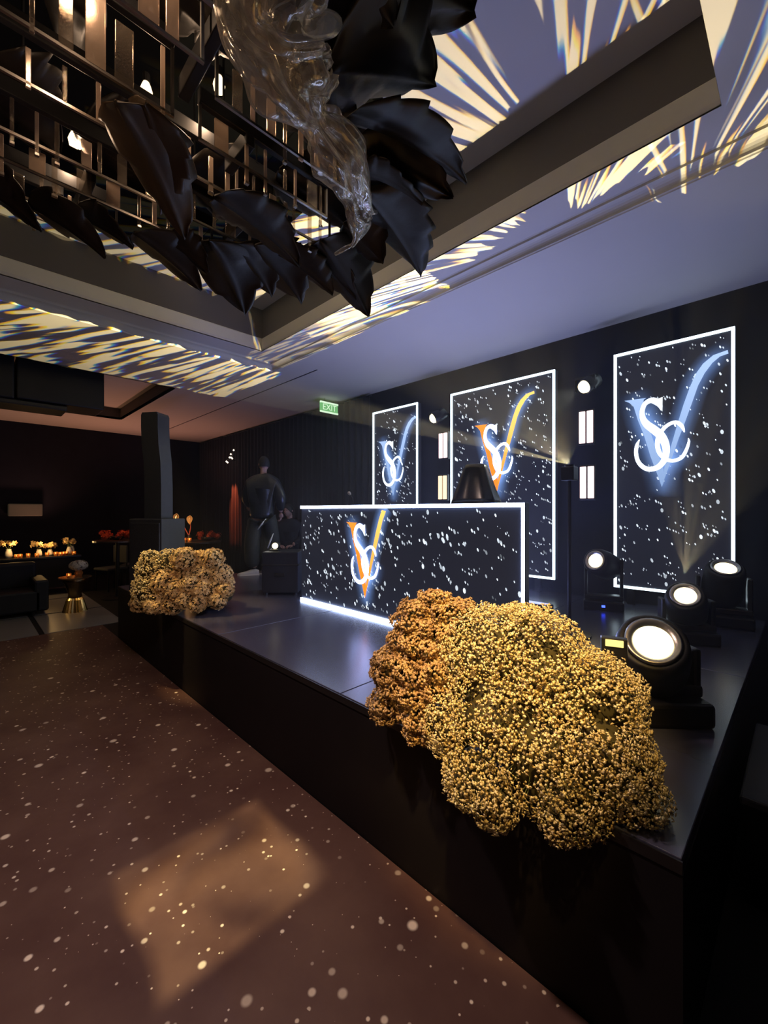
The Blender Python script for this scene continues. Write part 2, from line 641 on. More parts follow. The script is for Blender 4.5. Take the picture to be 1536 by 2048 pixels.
# soffit, with the two openings left free
c.box(XL, XR, OY1, YB, ZS, ZS + 0.04)
c.box(XL, XR, YF, OY0, ZS, ZS + 0.04)
c.box(OX1, XR, OY0, OY1, ZS, ZS + 0.04)
c.box(BX1, OX0, OY0, OY1, ZS, ZS + 0.04)
c.box(XL, BX0, OY0, OY1, ZS, ZS + 0.04)
c.box(BX0, BX1, BY1, OY1, ZS, ZS + 0.04)
c.box(BX0, BX1, OY0, BY0, ZS, ZS + 0.04)
CEIL = struct(c.build('ceiling', M_plaster), 'pale plaster ceiling with recessed trays')
# flat band at ZF round the tray
g_ = 0.10
c = MB()
c.box(OX0 + g_, OX1 - g_, TY1, OY1 - g_, ZF, ZF + 0.04)
c.box(OX0 + g_, OX1 - g_, OY0 + g_, TY0, ZF, ZF + 0.04)
c.box(OX0 + g_, TX0, TY0, TY1, ZF, ZF + 0.04)
c.box(TX1, OX1 - g_, TY0, TY1, ZF, ZF + 0.04)
c.build('tray_border', M_plaster, CEIL)
c = MB()
c.box(TX0 - 0.1, TX1 + 0.1, TY0 - 0.1, TY1 + 0.1, ZU, ZU + 0.05)
c.build('upper_ceiling', M_plaster, CEIL)
c = MB()
c.box(BX0, BX1, BY0, BY1, ZS + 0.24, ZS + 0.29)
c.build('coffer_ceiling', M_plaster, CEIL)
c = MB()
c.box(BX0 - 0.03, BX0, BY0, BY1, ZS, ZS + 0.26)
c.box(BX1, BX1 + 0.03, BY0, BY1, ZS, ZS + 0.26)
c.box(BX0, BX1, BY1, BY1 + 0.03, ZS, ZS + 0.26)
c.box(BX0, BX1, BY0 - 0.03, BY0, ZS, ZS + 0.26)
c.build('coffer_fascia', M_fascia, CEIL)


def ring(x0, x1, y0, y1, prof):
    """sweep a profile [(inset, z)...] round a rectangle; inset grows inwards"""
    mb = MB()
    n = len(prof)
    vs_ = []
    for (ins, z) in prof:
        vs_ += [(x0 + ins, y0 + ins, z), (x1 - ins, y0 + ins, z), (x1 - ins, y1 - ins, z), (x0 + ins, y1 - ins, z)]
    fs = []
    for j in range(n - 1):
        for i in range(4):
            fs.append((j * 4 + i, j * 4 + (i + 1) % 4, (j + 1) * 4 + (i + 1) % 4, (j + 1) * 4 + i))
    return mb.add(vs_, fs)


# cornice of the outer opening: small convex moulding from soffit up to the flat band
cp = [(0.0, ZS), (0.004, ZS + 0.008)] + [(0.012 + 0.055 * (1 - math.cos(a)), ZS + 0.012 + 0.055 * math.sin(a)) for a in np.linspace(0, math.pi / 2, 6)] + [(0.085, ZS + 0.068), (0.088, ZS + 0.084), (0.10, ZF)]
struct(ring(OX0, OX1, OY0, OY1, cp).build('trim_1', M_trim, smooth=False), 'pale convex cornice round the ceiling tray')
# the two-strip fascia of the tray
struct(ring(TX0, TX1, TY0, TY1, [(0.0, ZF - 0.001), (0.0, ZF + 0.01), (-0.004, ZT - 0.01), (-0.012, ZT)]).build('trim_2', M_trim), 'pale lower strip of the tray fascia')
struct(ring(TX0 - 0.012, TX1 + 0.012, TY0 - 0.012, TY1 + 0.012, [(0.0, ZT), (-0.01, ZU)]).build('trim_3', M_fascia), 'dark upper strip of the tray fascia')
struct(MB().box(XL, -5.0, 3.62, 3.635, ZS - 0.006, ZS + 0.002).build('trim_4', M_black), 'thin dark joint across the soffit')

# ------------------------------------------------------------------ stage
SX0, SX1, SY0, SY1, ZST = -6.30, -0.24, 1.42, 5.05, 0.675
st = thing('stage', 'low black stage with satin deck panels and black skirt', 'stage', ((SX0 + SX1) / 2, SY0, 0))
st['kind'] = 'structure'
del st['category']
ox, oy = (SX0 + SX1) / 2, SY0
skirt = MB().box(SX0 - ox, SX1 - ox, 0, SY1 - oy, 0, ZST - 0.045).build('skirt', M_skirt, st)
pm = None
for i in range(4):
    for j in range(2):
        wx, wy = (SX1 - SX0) / 4, (SY1 - SY0) / 2
        if pm is None:
            p = MB().cbox(-wx / 2 + 0.003, wx / 2 - 0.003, -wy / 2 + 0.003, wy / 2 - 0.003, -0.045, 0.0, 0.003).build('deck_panel', M_deck, st)
            pm = p.data
        else:
            p = bpy.data.objects.new('deck_panel', pm)
            COL.objects.link(p)
            p.parent = st
        p.location = (-(SX1 - SX0) / 2 + wx * (i + 0.5), wy * (j + 0.5), ZST)
MB().box(SX0 - ox, SX1 - ox, -0.006, 0.0, ZST - 0.04, ZST - 0.004).build('edge_trim', M_black, st)

step = thing('stage_step', 'black carpeted step box beside the right end of the stage', 'step', (0.35, 2.75, 0))
MB().cbox(-0.53, 0.53, -0.42, 0.42, 0, 0.41, 0.008).build('body', M_case, step)
MB().cbox(-0.545, 0.545, -0.435, 0.435, 0.41, 0.45, 0.01).build('tread', M_grey, step)

# ------------------------------------------------------------------ LED screens
VL = [(-1.341, 2.809), (-1.293, 2.778), (-1.254, 2.731), (-1.215, 2.585), (-1.162, 2.429), (-1.102, 2.199), (-1.043, 2.015), (-1.005, 1.888)]
VLR = [(-1.139, 2.802), (-1.162, 2.789), (-1.169, 2.742), (-1.139, 2.59), (-1.102, 2.447), (-1.043, 2.236), (-0.99, 2.06), (-0.985, 1.95)]
VRL = [(-1.005, 1.888), (-0.985, 2.071), (-0.943, 2.226), (-0.915, 2.34), (-0.873, 2.508), (-0.826, 2.681), (-0.772, 2.849), (-0.726, 2.96), (-0.675, 3.036), (-0.599, 3.096), (-0.495, 3.116)]
VRR = [(-1.005, 1.888), (-0.985, 1.961), (-0.922, 2.166), (-0.867, 2.35), (-0.812, 2.515), (-0.759, 2.685), (-0.713, 2.837), (-0.662, 2.945), (-0.605, 3.026), (-0.549, 3.071), (-0.489, 3.082)]
SP = [(-1.008, 2.654), (-1.021, 2.707), (-1.058, 2.752), (-1.102, 2.769), (-1.154, 2.74), (-1.177, 2.666), (-1.169, 2.595), (-1.132, 2.529), (-1.072, 2.469), (-1.014, 2.402), (-0.978, 2.322), (-0.968, 2.237), (-0.985, 2.155), (-1.036, 2.091), (-1.109, 2.073), (-1.169, 2.101), (-1.215, 2.166), (-1.232, 2.255), (-1.223, 2.332), (-1.2, 2.386)]
SW = [0.006, 0.022, 0.030, 0.026, 0.022, 0.022, 0.026, 0.034, 0.038, 0.038, 0.034, 0.030, 0.027, 0.026, 0.024, 0.021, 0.019, 0.018, 0.016, 0.004]
CP = [(-0.819, 2.41), (-0.839, 2.47), (-0.88, 2.513), (-0.929, 2.512), (-0.985, 2.474), (-1.029, 2.404), (-1.043, 2.329), (-1.032, 2.252), (-1.0, 2.19), (-0.95, 2.152), (-0.901, 2.143), (-0.839, 2.171), (-0.802, 2.245), (-0.784, 2.316), (-0.789, 2.349)]
CW = [0.005, 0.016, 0.018, 0.017, 0.018, 0.020, 0.021, 0.020, 0.018, 0.017, 0.017, 0.017, 0.014, 0.010, 0.003]


def smoothline(pts, n=4):
    """Catmull-Rom through the points (any dimension)"""
    P_ = [np.array(p, float) for p in pts]
    out = []
    for i in range(len(P_) - 1):
        p0, p1, p2, p3 = P_[max(i - 1, 0)], P_[i], P_[i + 1], P_[min(i + 2, len(P_) - 1)]
        for k in range(n):
            t = k / n
            out.append(0.5 * ((2 * p1) + (-p0 + p2) * t + (2 * p0 - 5 * p1 + 4 * p2 - p3) * t * t + (-p0 + 3 * p1 - 3 * p2 + p3) * t ** 3))
    out.append(P_[-1])
    return out


def strip(A_, B_):
    """closed ribbon between two polylines with equal point counts"""
    n = len(A_)
    return A_ + B_, [(i, i + 1, n + i + 1, n + i) for i in range(n - 1)]


def stroke(pts, ws, n=4):
    L_ = smoothline([(*p, w_) for p, w_ in zip(pts, ws)], n)
    A_, B_ = [], []
    for i, p in enumerate(L_):
        q = L_[min(i + 1, len(L_) - 1)] - L_[max(i - 1, 0)]
        t = q[:2] / (np.linalg.norm(q[:2]) + 1e-9)
        nn = np.array((-t[1], t[0]))
        A_.append(tuple(p[:2] + nn * p[2]))
        B_.append(tuple(p[:2] - nn * p[2]))
    return strip(A_, B_)


def clip_strip(A_, B_, zmax):
    keep = [i for i in range(len(A_)) if A_[i][1] <= zmax and B_[i][1] <= zmax]
    return [A_[i] for i in keep], [B_[i] for i in keep]


def logo(parent, tf, warm, zmax=99, y=0.0, br=1.0):
    """tf maps logo (x,z) to the screen's local (x,z); parts are flat pieces of the screen picture"""
    pb = np.array((0.36, 0.55, 0.95))
    def colv(z, x, base='v'):
        if warm:
            t = min(1, max(0, (z - 1.9) / 1.1)) if x > -0.99 else min(1, max(0, (z - 2.6) / 0.5)) * 0.25
            return tuple(np.array((1.0, 0.23, 0.015)) * (1 - t) + np.array((1.0, 0.62, 0.14)) * t)
        t = min(1, max(0, (z - 1.9) / 1.2))
        return tuple((pb * (0.75 + 0.25 * t) + 0.12 * t) * br)
    def ribbon(name, A_, B_, col, m, yy):
        A_, B_ = clip_strip([(*tf(p), p) for p in A_], [(*tf(p), p) for p in B_], zmax)
        vs_ = A_ + B_
        n = len(A_)
        mb = MB().add([(a, yy, b) for a, b, _ in vs_], [(i, i + 1, n + i + 1, n + i) for i in range(n - 1)])
        return mb.build(name, m, parent, cols=[col(p) for *_, p in vs_])
    # halo: wide ribbons whose colour fades to nothing at both sides
    hc = np.array((0.17, 0.32, 0.72)) * (1.0 if warm else 0.75)
    def halo(pts, wid, k):
        L_ = smoothline(pts, 4)
        rows = []
        for i, p in enumerate(L_):
            q = L_[min(i + 1, len(L_) - 1)] - L_[max(i - 1, 0)]
            t = q / (np.linalg.norm(q) + 1e-9)
            nn = np.array((-t[1], t[0]))
            fade = min(1, i / 7, (len(L_) - 1 - i) / 7)
            rows.append([(tuple(p + nn * s_ * wid), (max(0, 1 - abs(s_)) ** 1.6) * fade) for s_ in (-1, -0.66, -0.33, 0, 0.33, 0.66, 1)])
        vs_, cs, fs = [], [], []
        rows = [r for r in rows if tf(r[3][0])[1] <= zmax]
        for r in rows:
            for p, a in r:
                X_, Z_ = tf(p)
                vs_.append((X_, y - 0.0015 - 0.0002 * k, min(Z_, zmax)))
                cs.append(tuple(hc * a))
        for j in range(len(rows) - 1):
            for i in range(6):
                fs.append((j * 7 + i, j * 7 + i + 1, j * 7 + 8 + i, j * 7 + 7 + i))
        MB().add(vs_, fs).build('logo_halo', M_halo, parent, cols=cs)
    halo([(-1.25, 2.9), (-1.22, 2.75), (-1.15, 2.5), (-1.06, 2.2), (-1.0, 1.98), (-0.98, 1.78)], 0.17, 0)
    halo([(-1.02, 1.80), (-0.97, 2.02), (-0.90, 2.3), (-0.82, 2.58), (-0.74, 2.85), (-0.66, 2.99), (-0.56, 3.08), (-0.46, 3.11)], 0.13, 1)
    halo([(-1.04, 2.75), (-1.12, 2.62), (-1.05, 2.42), (-1.0, 2.25), (-0.95, 2.16), (-0.86, 2.2), (-0.8, 2.36)], 0.16, 2)
    ribbon('letter_v', VL, VLR, lambda p: colv(p[1], -1.2), M_pict, y - 0.003)
    ribbon('letter_v_tail', VRL, VRR, lambda p: colv(p[1], p[0] if p[1] > 2.0 else -1.2), M_pict, y - 0.0034)
    for nm, pts, ws, yy in (('letter_s', SP, SW, -0.0044), ('letter_c', CP, CW, -0.0040)):
        vs2, fs2 = stroke(pts, ws)
        mb = MB().add([(tf(p)[0], y + yy, tf(p)[1]) for p in vs2], fs2)
        mb.build(nm, M_pict, parent, cols=[(2.6, 3.2, 6.5) if warm else (1.2, 1.4, 1.7)] * len(vs2))
    # the serif of the S
    pts = [(-1.035, 2.775), (-0.998, 2.785), (-1.0, 2.64), (-1.012, 2.66), (-1.03, 2.73)]
    MB().add([(tf(p)[0], y - 0.0046, tf(p)[1]) for p in pts], [(0, 1, 2, 3, 4)]).build('letter_s_serif', M_pict, parent, cols=[(0.85, 0.95, 1.0)] * 5)


def stars(parent, x0, x1, z0, z1, n, y, seed, big=10):
    r_ = np.random.default_rng(seed)
    mb = MB()
    cs = []
    def dot(cx, cz, a, b, tilt, br):
        ring_ = []
        for k in range(7):
            th = 2 * math.pi * k / 7
            u_, v_ = a * math.cos(th), b * math.sin(th)
            ring_.append((cx + u_ * math.cos(tilt) - v_ * math.sin(tilt), y, cz + u_ * math.sin(tilt) + v_ * math.cos(tilt)))
        mb.add(ring_, [tuple(range(7))])
        cs.extend([(0.80 * br, 0.90 * br, 1.0 * br)] * 7)
    for i in range(n):
        cx, cz = r_.uniform(x0, x1), r_.uniform(z0, z1)
        s_ = r_.lognormal(0, 0.30)
        br = float(np.clip(r_.normal(0.62, 0.28), 0.10, 1.0))
        dot(cx, cz, 0.0058 * s_, 0.0125 * s_, 0.38, br)
        if r_.random() < 0.4:
            dot(cx + 0.022, cz - 0.012, 0.0045 * s_, 0.010 * s_, 0.38, br * 0.8)
    for i in range(big):
        dot(r_.uniform(x0, x1), r_.uniform(z0, z1), 0.013, 0.022, 0.15, r_.uniform(0.3, 0.8))
    o = mb.build('star_dots', M_dots, parent, cols=cs)
    o['kind'] = 'stuff'
    return o


def screen(name, label, cx, half, warm, seed, n, lx):
    y0 = 4.92
    t = thing(name, label, 'led screen', (cx, y0, 0.0))
    z0, z1 = 0.84, 3.315
    MB().cbox(-half, half, 0.004, 0.08, z0, z1, 0.003).build('panel', M_screen, t)
    b_ = 0.026
    for (a, b, c_, d_) in ((-half, half, z1 - b_, z1), (-half, half, z0, z0 + b_), (-half, -half + b_, z0 + b_, z1 - b_), (half - b_, half, z0 + b_, z1 - b_)):
        MB().box(a, b, -0.012, 0.003, c_, d_).build('border_light', M_border, t)
    logo(t, lambda p: (p[0] - lx, p[1]), warm, y=0.002, br=0.72)
    stars(t, -half + 0.05, half - 0.05, z0 + 0.05, z1 - 0.05, n, 0.0005, seed)
    # feet
    for s_ in (-1, 1):
        MB().box(s_ * half * 0.7 - 0.03, s_ * half * 0.7 + 0.03, 0.01, 0.075, ZST, z0).build('leg', M_black, t)
    return t


screen('led_screen', 'tall narrow LED screen with pale blue monogram above the stage lamps, rightmost screen', -0.942, 0.499, False, 5, 230, -0.942)
screen('led_screen', 'wide centre LED screen with orange V monogram behind the DJ desk', -2.822, 0.747, True, 6, 360, -0.986)
screen('led_screen', 'tall narrow LED screen with white monogram, left of the wide centre screen', -4.685, 0.499, False, 8, 230, -0.976)

# ------------------------------------------------------------------ DJ desk
DX0, DX1, DY, DZ1 = -3.92, -1.314, 2.63, 1.705
dk = thing('dj_desk', 'long DJ desk faced with a glittering star LED front', 'desk', ((DX0 + DX1) / 2, DY, ZST))
hw = (DX1 - DX0) / 2
hz = DZ1 - ZST
MB().cbox(-hw, hw, 0.005, 0.07, 0.0, hz, 0.003).build('led_front', M_screen, dk)
MB().cbox(-hw + 0.02, hw - 0.45, 0.05, 0.66, hz - 0.05, hz - 0.012, 0.004).build('desk_top', M_black, dk)
for xx in (-hw + 0.06, hw - 0.50):
    MB().box(xx, xx + 0.04, 0.58, 0.62, 0, hz - 0.05).build('leg', M_black, dk)
for (a, b, c_, d_) in ((-hw, hw, hz - 0.028, hz), (-hw, hw, 0.0, 0.024), (hw - 0.016, hw, 0.024, hz - 0.028)):
    MB().box(a, b, -0.012, 0.004, c_, d_).build('border_light', M_dborder, dk)
dcx = (DX0 + DX1) / 2
logo(dk, lambda p: ((p[0] + 1.341) * 0.80 - 3.15 - dcx, (p[1] - 2.809) * 0.763 + 1.544 - ZST), True, zmax=hz - 0.02, y=0.003)
stars(dk, -hw + 0.03, hw - 0.03, 0.04, hz - 0.05, 330, 0.0015, 12, big=16)

# black cover over the DJ gear
cov = MB()
prof_ = []
nseg = 26
for j, (zz, sx, sy) in enumerate([(0.0, 0.30, 0.20), (0.06, 0.27, 0.19), (0.14, 0.225, 0.17), (0.22, 0.185, 0.15), (0.30, 0.145, 0.13), (0.335, 0.125, 0.115), (0.345, 0.09, 0.08)]):
    for i in range(nseg):
        a = 2 * math.pi * i / nseg
        sq = 1 / max(abs(math.cos(a)), abs(math.sin(a))) ** 0.75
        f = 1 + 0.05 * math.sin(5 * a + 1) * (1 - j / 7) + 0.03 * math.sin(11 * a) * (1 - j / 7)
        prof_.append((sx * math.cos(a) * sq * f, sy * math.sin(a) * sq * f, zz))
cov.add(prof_, [(j * nseg + i, j * nseg + (i + 1) % nseg, (j + 1) * nseg + (i + 1) % nseg, (j + 1) * nseg + i) for j in range(6) for i in range(nseg)] + [tuple(6 * nseg + i for i in range(nseg)), tuple(range(nseg))[::-1]])
M_cover = mat('black_plastic_cover', (0.012, 0.013, 0.018), 0.22, var=0.3, spec=0.6)
cv = tag(cov.build('equipment_cover', M_cover, smooth=True), 'black plastic cover draped over gear on the desk', 'cover')
cv.location = (-1.93, 3.02, DZ1 - 0.010)
cv.scale = (0.66, 0.75, 1.0)
cv.rotation_euler = (0, 0, 0.3)

mic = thing('microphone', 'small black gooseneck microphone at the left end of the desk', 'microphone', (-3.42, 2.95, DZ1 - 0.012))
MB().lathe([(0.05, 0), (0.05, 0.015), (0.012, 0.022)], 16).build('base', M_black, mic)
MB().tube([(0, 0, 0.02), (0, 0, 0.06), (-0.015, 0, 0.10), (-0.04, 0, 0.13)], 0.005, 6).build('gooseneck', M_black, mic)
MB().lathe([(0.008, 0), (0.017, 0.02), (0.018, 0.04), (0.008, 0.05)], 12, (-0.04, 0, 0.13), (-0.7, 0, 0.6)).build('head', M_steel, mic)

# ------------------------------------------------------------------ lamps on the stage
def moving_head(label, loc, scale, direction, rz=0.0, led=False, power=0.0, cone=20, group=None, hgt=0.30, base=True, hang=False):
    t = thing('moving_head_lamp', label, 'stage lamp', loc, rz, group)
    s_ = scale
    sg = -1 if hang else 1
    def zz(a, b):
        return (min(sg * a, sg * b), max(sg * a, sg * b))
    b = MB().cbox(-0.17 * s_, 0.17 * s_, -0.12 * s_, 0.12 * s_, *zz(0.0, 0.09 * s_), 0.015 * s_).build('base', M_black2, t)
    if led:
        MB().box(-0.015, 0.015, -0.12 * s_ - 0.003, -0.12 * s_, 0.035 * s_, 0.055 * s_).build('status_light', M_blueled, b)
    yk = MB()
    for q in (-1, 1):
        x0 = q * 0.165 * s_
        yk.cbox(min(x0, x0 - q * 0.03 * s_), max(x0, x0 - q * 0.03 * s_), -0.05 * s_, 0.05 * s_, *zz(0.11 * s_, hgt * s_ + 0.06 * s_), 0.01 * s_)
    yk.cbox(-0.165 * s_, 0.165 * s_, -0.06 * s_, 0.06 * s_, *zz(0.09 * s_, 0.135 * s_), 0.01 * s_)
    yk.build('yoke', M_black, t)
    d = Matrix.Rotation(-rz, 3, 'Z') @ Vector(direction).normalized()
    c0 = Vector((0, 0, sg * hgt * s_))
    hd = MB().lathe([(0.06, -0.17), (0.10, -0.16), (0.125, -0.10), (0.13, 0.0), (0.125, 0.10), (0.115, 0.15), (0.098, 0.165), (0.09, 0.15)], 32).build('head', M_black2, t, smooth=True)
    hd.location = c0
    hd.rotation_euler = d.to_track_quat('Z', 'Y').to_euler()
    hd.scale = (s_, s_, s_)
    ri = MB().lathe([(0.088, 0.150), (0.092, 0.168), (0.083, 0.172), (0.064, 0.156)], 32, cap=False).build('lens_ring', M_steel, hd, smooth=True)
    MB().lathe([(0.066, 0.1555), (0.052, 0.163), (0.03, 0.168), (0.004, 0.169)], 32).build('lens', M_lens, hd, smooth=True)
    if power:
        wp = Matrix.Rotation(rz, 3, 'Z') @ (c0 + d * 0.19 * s_) + Vector(loc)
        lamp('stage_beam', 'SPOT', wp, wp + Vector(direction), power, (1.0, 0.92, 0.70), 0.04, cone, 0.7)
    return t


moving_head('moving head lamp with blue status light beside the right screen', (-1.42, 4.52, ZST), 1.05, (-0.15, -0.95, 0.30), 0.3, led=True, power=4, cone=30, hgt=0.42)
hp = at_fwd(1372, 1190, 3.15)
moving_head('moving head lamp below the right screen, lower of the two beams', (hp.x, hp.y, ZST), 1.05, (0.1, -0.75, 0.65), 0.5, power=10, cone=36, hgt=(hp.z - ZST - 0.09) / 1.05)
hp = at_fwd(1446, 1146, 3.6)
moving_head('moving head lamp below the right screen, farther right and higher', (hp.x, hp.y, ZST), 1.15, (0.15, -0.50, 0.85), 0.2, power=10, cone=36, hgt=(hp.z - ZST - 0.10) / 1.15)
hp = at_fwd(1300, 1320, 2.02)
moving_head('large moving head lamp at the stage front, right of the big bouquet', (hp.x, hp.y, ZST), 1.22, (0.22, -0.72, 0.66), 0.75, power=6, cone=40, hgt=(hp.z - ZST) / 1.22)
bx = MB()
hp = at_fwd(1228, 1284, 1.80)
# amber control display on the near lamp's side
amb = thing('control_display', 'small lit amber control display behind the big bouquet', 'display', (hp.x, hp.y, ZST))
hh = hp.z - ZST
MB().cbox(-0.05, 0.05, -0.02, 0.02, 0, hh + 0.02, 0.004).build('case', M_black, amb)
sc_ = MB().cbox(-0.034, 0.034, -0.004, 0.004, -0.014, 0.014, 0.002).build('screen', emat('amber_display', (1.0, 0.75, 0.22), 1.6), amb)
sc_.location = (0.0, -0.022, hh)
amb.rotation_euler = (0, 0, 0.35)

# projector body and pole, added to carry the ripple spots
pj = thing('added_ripple_projector', 'small black effect projector added on a slim pole behind the desk', 'projector', (PROJ[0], PROJ[1], ZST))
ph_ = PROJ[2] - ZST - 0.13
MB().lathe([(0.16, 0.0), (0.16, 0.012), (0.02, 0.03)], 20).build('foot', M_black, pj)
MB().tube([(0, 0, 0.02), (0, 0, ph_)], 0.014, 10).build('pole', M_black, pj)
MB().cbox(-0.05, 0.05, -0.05, 0.05, ph_, ph_ + 0.11, 0.008).build('body', M_black, pj)
MB().lathe([(0.035, ph_ + 0.11), (0.035, ph_ + 0.125)], 16, cap=False).build('lens_tube', M_black, pj)

wb = thing('added_wash_bar', 'long black LED wash bar added behind the desk to brighten the soffit', 'stage lamp', (-2.6, 3.9, ZST))  # added source for the soffit fill, hidden by the desk
MB().cbox(-0.92, 0.92, -0.06, 0.06, 0.0, 0.09, 0.01).build('housing', M_black, wb)
MB().box(-0.88, 0.88, -0.04, 0.04, 0.088, 0.094).build('lens_strip', emat('added_wash_lens', (0.46, 0.52, 1.0), 1.5), wb)

# spotlights hung beside the screens, aimed down the room
def hung_spot(label, p, target):
    t = thing('hanging_spotlight', label, 'spotlight', (p[0], p[1], ZS))
    h = p[2] - ZS
    MB().tube([(0, 0.10, h + 0.115), (0, 0.395, h + 0.115)], 0.018, 10).build('wall_arm', M_black, t)
    yk = MB()
    yk.box(-0.10, 0.10, 0.055, 0.105, h + 0.10, h + 0.125)
    yk.box(-0.105, -0.095, 0.055, 0.105, h - 0.02, h + 0.125)
    yk.box(0.095, 0.105, 0.055, 0.105, h - 0.02, h + 0.125)
    yk.build('bracket', M_black, t)
    d = (Vector(target) - Vector(p)).normalized()
    hd = MB().lathe([(0.04, -0.17), (0.075, -0.15), (0.085, -0.05), (0.085, 0.03), (0.078, 0.045), (0.07, 0.03)], 24).build('head', M_black, t, smooth=True)
    hd.location = Vector((0, 0.02, h)) - d * 0.05
    hd.rotation_euler = d.to_track_quat('Z', 'Y').to_euler()
    MB().lathe([(0.068, 0.031), (0.060, 0.060), (0.035, 0.080), (0.003, 0.088)], 24).build('lens', M_lens, hd, smooth=True)
    q = Vector(p) + Vector((0, 0.02, 0)) + d * 0.05
    lamp('spot_beam', 'SPOT', q, target, 55, (0.95, 1.0, 0.80), 0.03, 50, 0.5)
    return t


hung_spot('hanging spotlight between the centre and right screens, beam on', (-1.67, 4.66, 2.97), (-3.3, 1.3, 0.9))
hung_spot('hanging spotlight between the left and centre screens, beam on', (-3.71, 4.66, 2.95), (-5.6, 1.6, 1.0))


def bars(label, xc, z0, z1, m):
    t = thing('light_bar_pair', label, 'light panel', (xc, 4.86, (z0 + z1) / 2))
    h = (z1 - z0) / 2
    MB().cbox(-0.085, 0.085, 0.0, 0.05, -h - 0.02, h + 0.02, 0.006).build('housing', M_black, t)
    for s_ in (-1, 1):
        MB().cbox(s_ * 0.041 - 0.032, s_ * 0.041 + 0.032, -0.012, 0.004, -h, h, 0.005).build('light_tube', m, t)
    MB().tube([(0, 0.03, -h), (0, 0.16, -h)], 0.012, 8).build('wall_bracket', M_black, t)
    return t


bars('upper pair of pink light tubes between centre and right screens', -1.705, 2.40, 2.752, M_pink)
bars('lower pair of pink light tubes between centre and right screens', -1.695, 1.79, 2.14, M_pink)
bars('upper pair of pink light tubes between left and centre screens', -3.66, 2.41, 2.765, M_pink)
bars('amber pair of light tubes just above the desk', -3.67, 1.82, 2.155, M_amber)

# ------------------------------------------------------------------ exit sign
ex = thing('exit_sign', 'small green lit exit sign hanging under the ceiling', 'sign', (-6.15, 4.80, ZS))
MB().tube([(0, -0.17, 0), (0, -0.17, -0.07)], 0.006, 6).build('hanger', M_steel, ex)
MB().tube([(0, 0.10, 0), (0, 0.10, -0.07)], 0.006, 6).build('hanger', M_steel, ex)
MB().cbox(-0.02, 0.02, -0.27, 0.12, -0.26, -0.07, 0.004).build('housing', M_exit, ex)
MB().box(-0.005, 0.023, -0.275, 0.125, -0.10, -0.068).build('top_band', M_exitw, ex)
MB().box(-0.005, 0.023, -0.275, 0.125, -0.265, -0.24).build('bottom_band', M_exitw, ex)


def text_mesh(body, size, name, m, parent, extrude=0.001):
    cu = bpy.data.curves.new(name, 'FONT')
    cu.body = body
    cu.size = size
    cu.extrude = extrude
    cu.align_x = 'CENTER'
    cu.align_y = 'CENTER'
    to = bpy.data.objects.new(name + '_curve', cu)
    COL.objects.link(to)
    dg = bpy.context.evaluated_depsgraph_get()
    me = bpy.data.meshes.new_from_object(to.evaluated_get(dg))
    bpy.data.objects.remove(to)
    me.materials.clear()
    me.materials.append(m)
    o = bpy.data.objects.new(name, me)
    COL.objects.link(o)
    o.parent = parent
    return o


tx = text_mesh('EXIT', 0.155, 'sign_lettering', M_exitw, ex)
tx.location = (0.0225, -0.075, -0.17)
tx.rotation_euler = (math.radians(90), 0, math.radians(90))

# ------------------------------------------------------------------ bouquets
def floret_template(kind):
    if kind == 0:       # little five-petal cup
        vs_ = [(0, 0, -0.25)]
        for i in range(10):
            a = 2 * math.pi * i / 10
            r = 1.0 if i % 2 == 0 else 0.62
            vs_.append((r * math.cos(a), r * math.sin(a), 0.30 if i % 2 == 0 else 0.05))
        fs = [(0, i + 1, (i + 1) % 10 + 1) for i in range(10)]
        vs_.append((0, 0, 0.38))
        fs += [(11, (i * 2 + 1) % 10 + 1, i * 2 + 1) for i in range(5)] + [(11, i * 2 + 1, (i * 2 + 9) % 10 + 1) for i in range(5)]
    else:               # broad four-petal blossom
        vs_ = [(0, 0, 0)]
        fs = []
        for i in range(4):
            a = math.pi / 2 * i
            k = len(vs_)
            vs_ += [(math.cos(a - 0.55) * 0.75, math.sin(a - 0.55) * 0.75, 0.18), (math.cos(a) * 1.1, math.sin(a) * 1.1, 0.05), (math.cos(a + 0.55) * 0.75, math.sin(a + 0.55) * 0.75, 0.18)]
            fs += [(0, k, k + 1), (0, k + 1, k + 2)]
    return np.array(vs_, float), fs


def scatter(pts, nrm, size, kind, r_):
    tv, tf_ = floret_template(kind)
    n = len(pts)
    up = nrm / np.linalg.norm(nrm, axis=1, keepdims=True)
    rnd = r_.normal(size=(n, 3))
    a = np.cross(up, rnd)
    a /= np.linalg.norm(a, axis=1, keepdims=True)
    b = np.cross(up, a)
    V = (pts[:, None, :] + size[:, None, None] * (tv[None, :, 0:1] * a[:, None, :] + tv[None, :, 1:2] * b[:, None, :] + tv[None, :, 2:3] * up[:, None, :])).reshape(-1, 3)
    nt_ = len(tv)
    F = np.array(tf_)[None] + (np.arange(n) * nt_)[:, None, None]
    return V, F.reshape(-1, 3)


def np_mesh(name, V, F, m, parent, smooth=False):
    me = bpy.data.meshes.new(name)
    me.vertices.add(len(V))
    me.vertices.foreach_set('co', V.astype(np.float32).ravel())
    me.loops.add(F.size)
    me.loops.foreach_set('vertex_index', F.astype(np.int32).ravel())
    me.polygons.add(len(F))
    me.polygons.foreach_set('loop_start', np.arange(0, F.size, 3, dtype=np.int32))
    me.polygons.foreach_set('loop_total', np.full(len(F), 3, dtype=np.int32))
    me.update()
    me.validate()
    me.materials.append(m)
    o = bpy.data.objects.new(name, me)
    COL.objects.link(o)
    o.parent = parent
    return o


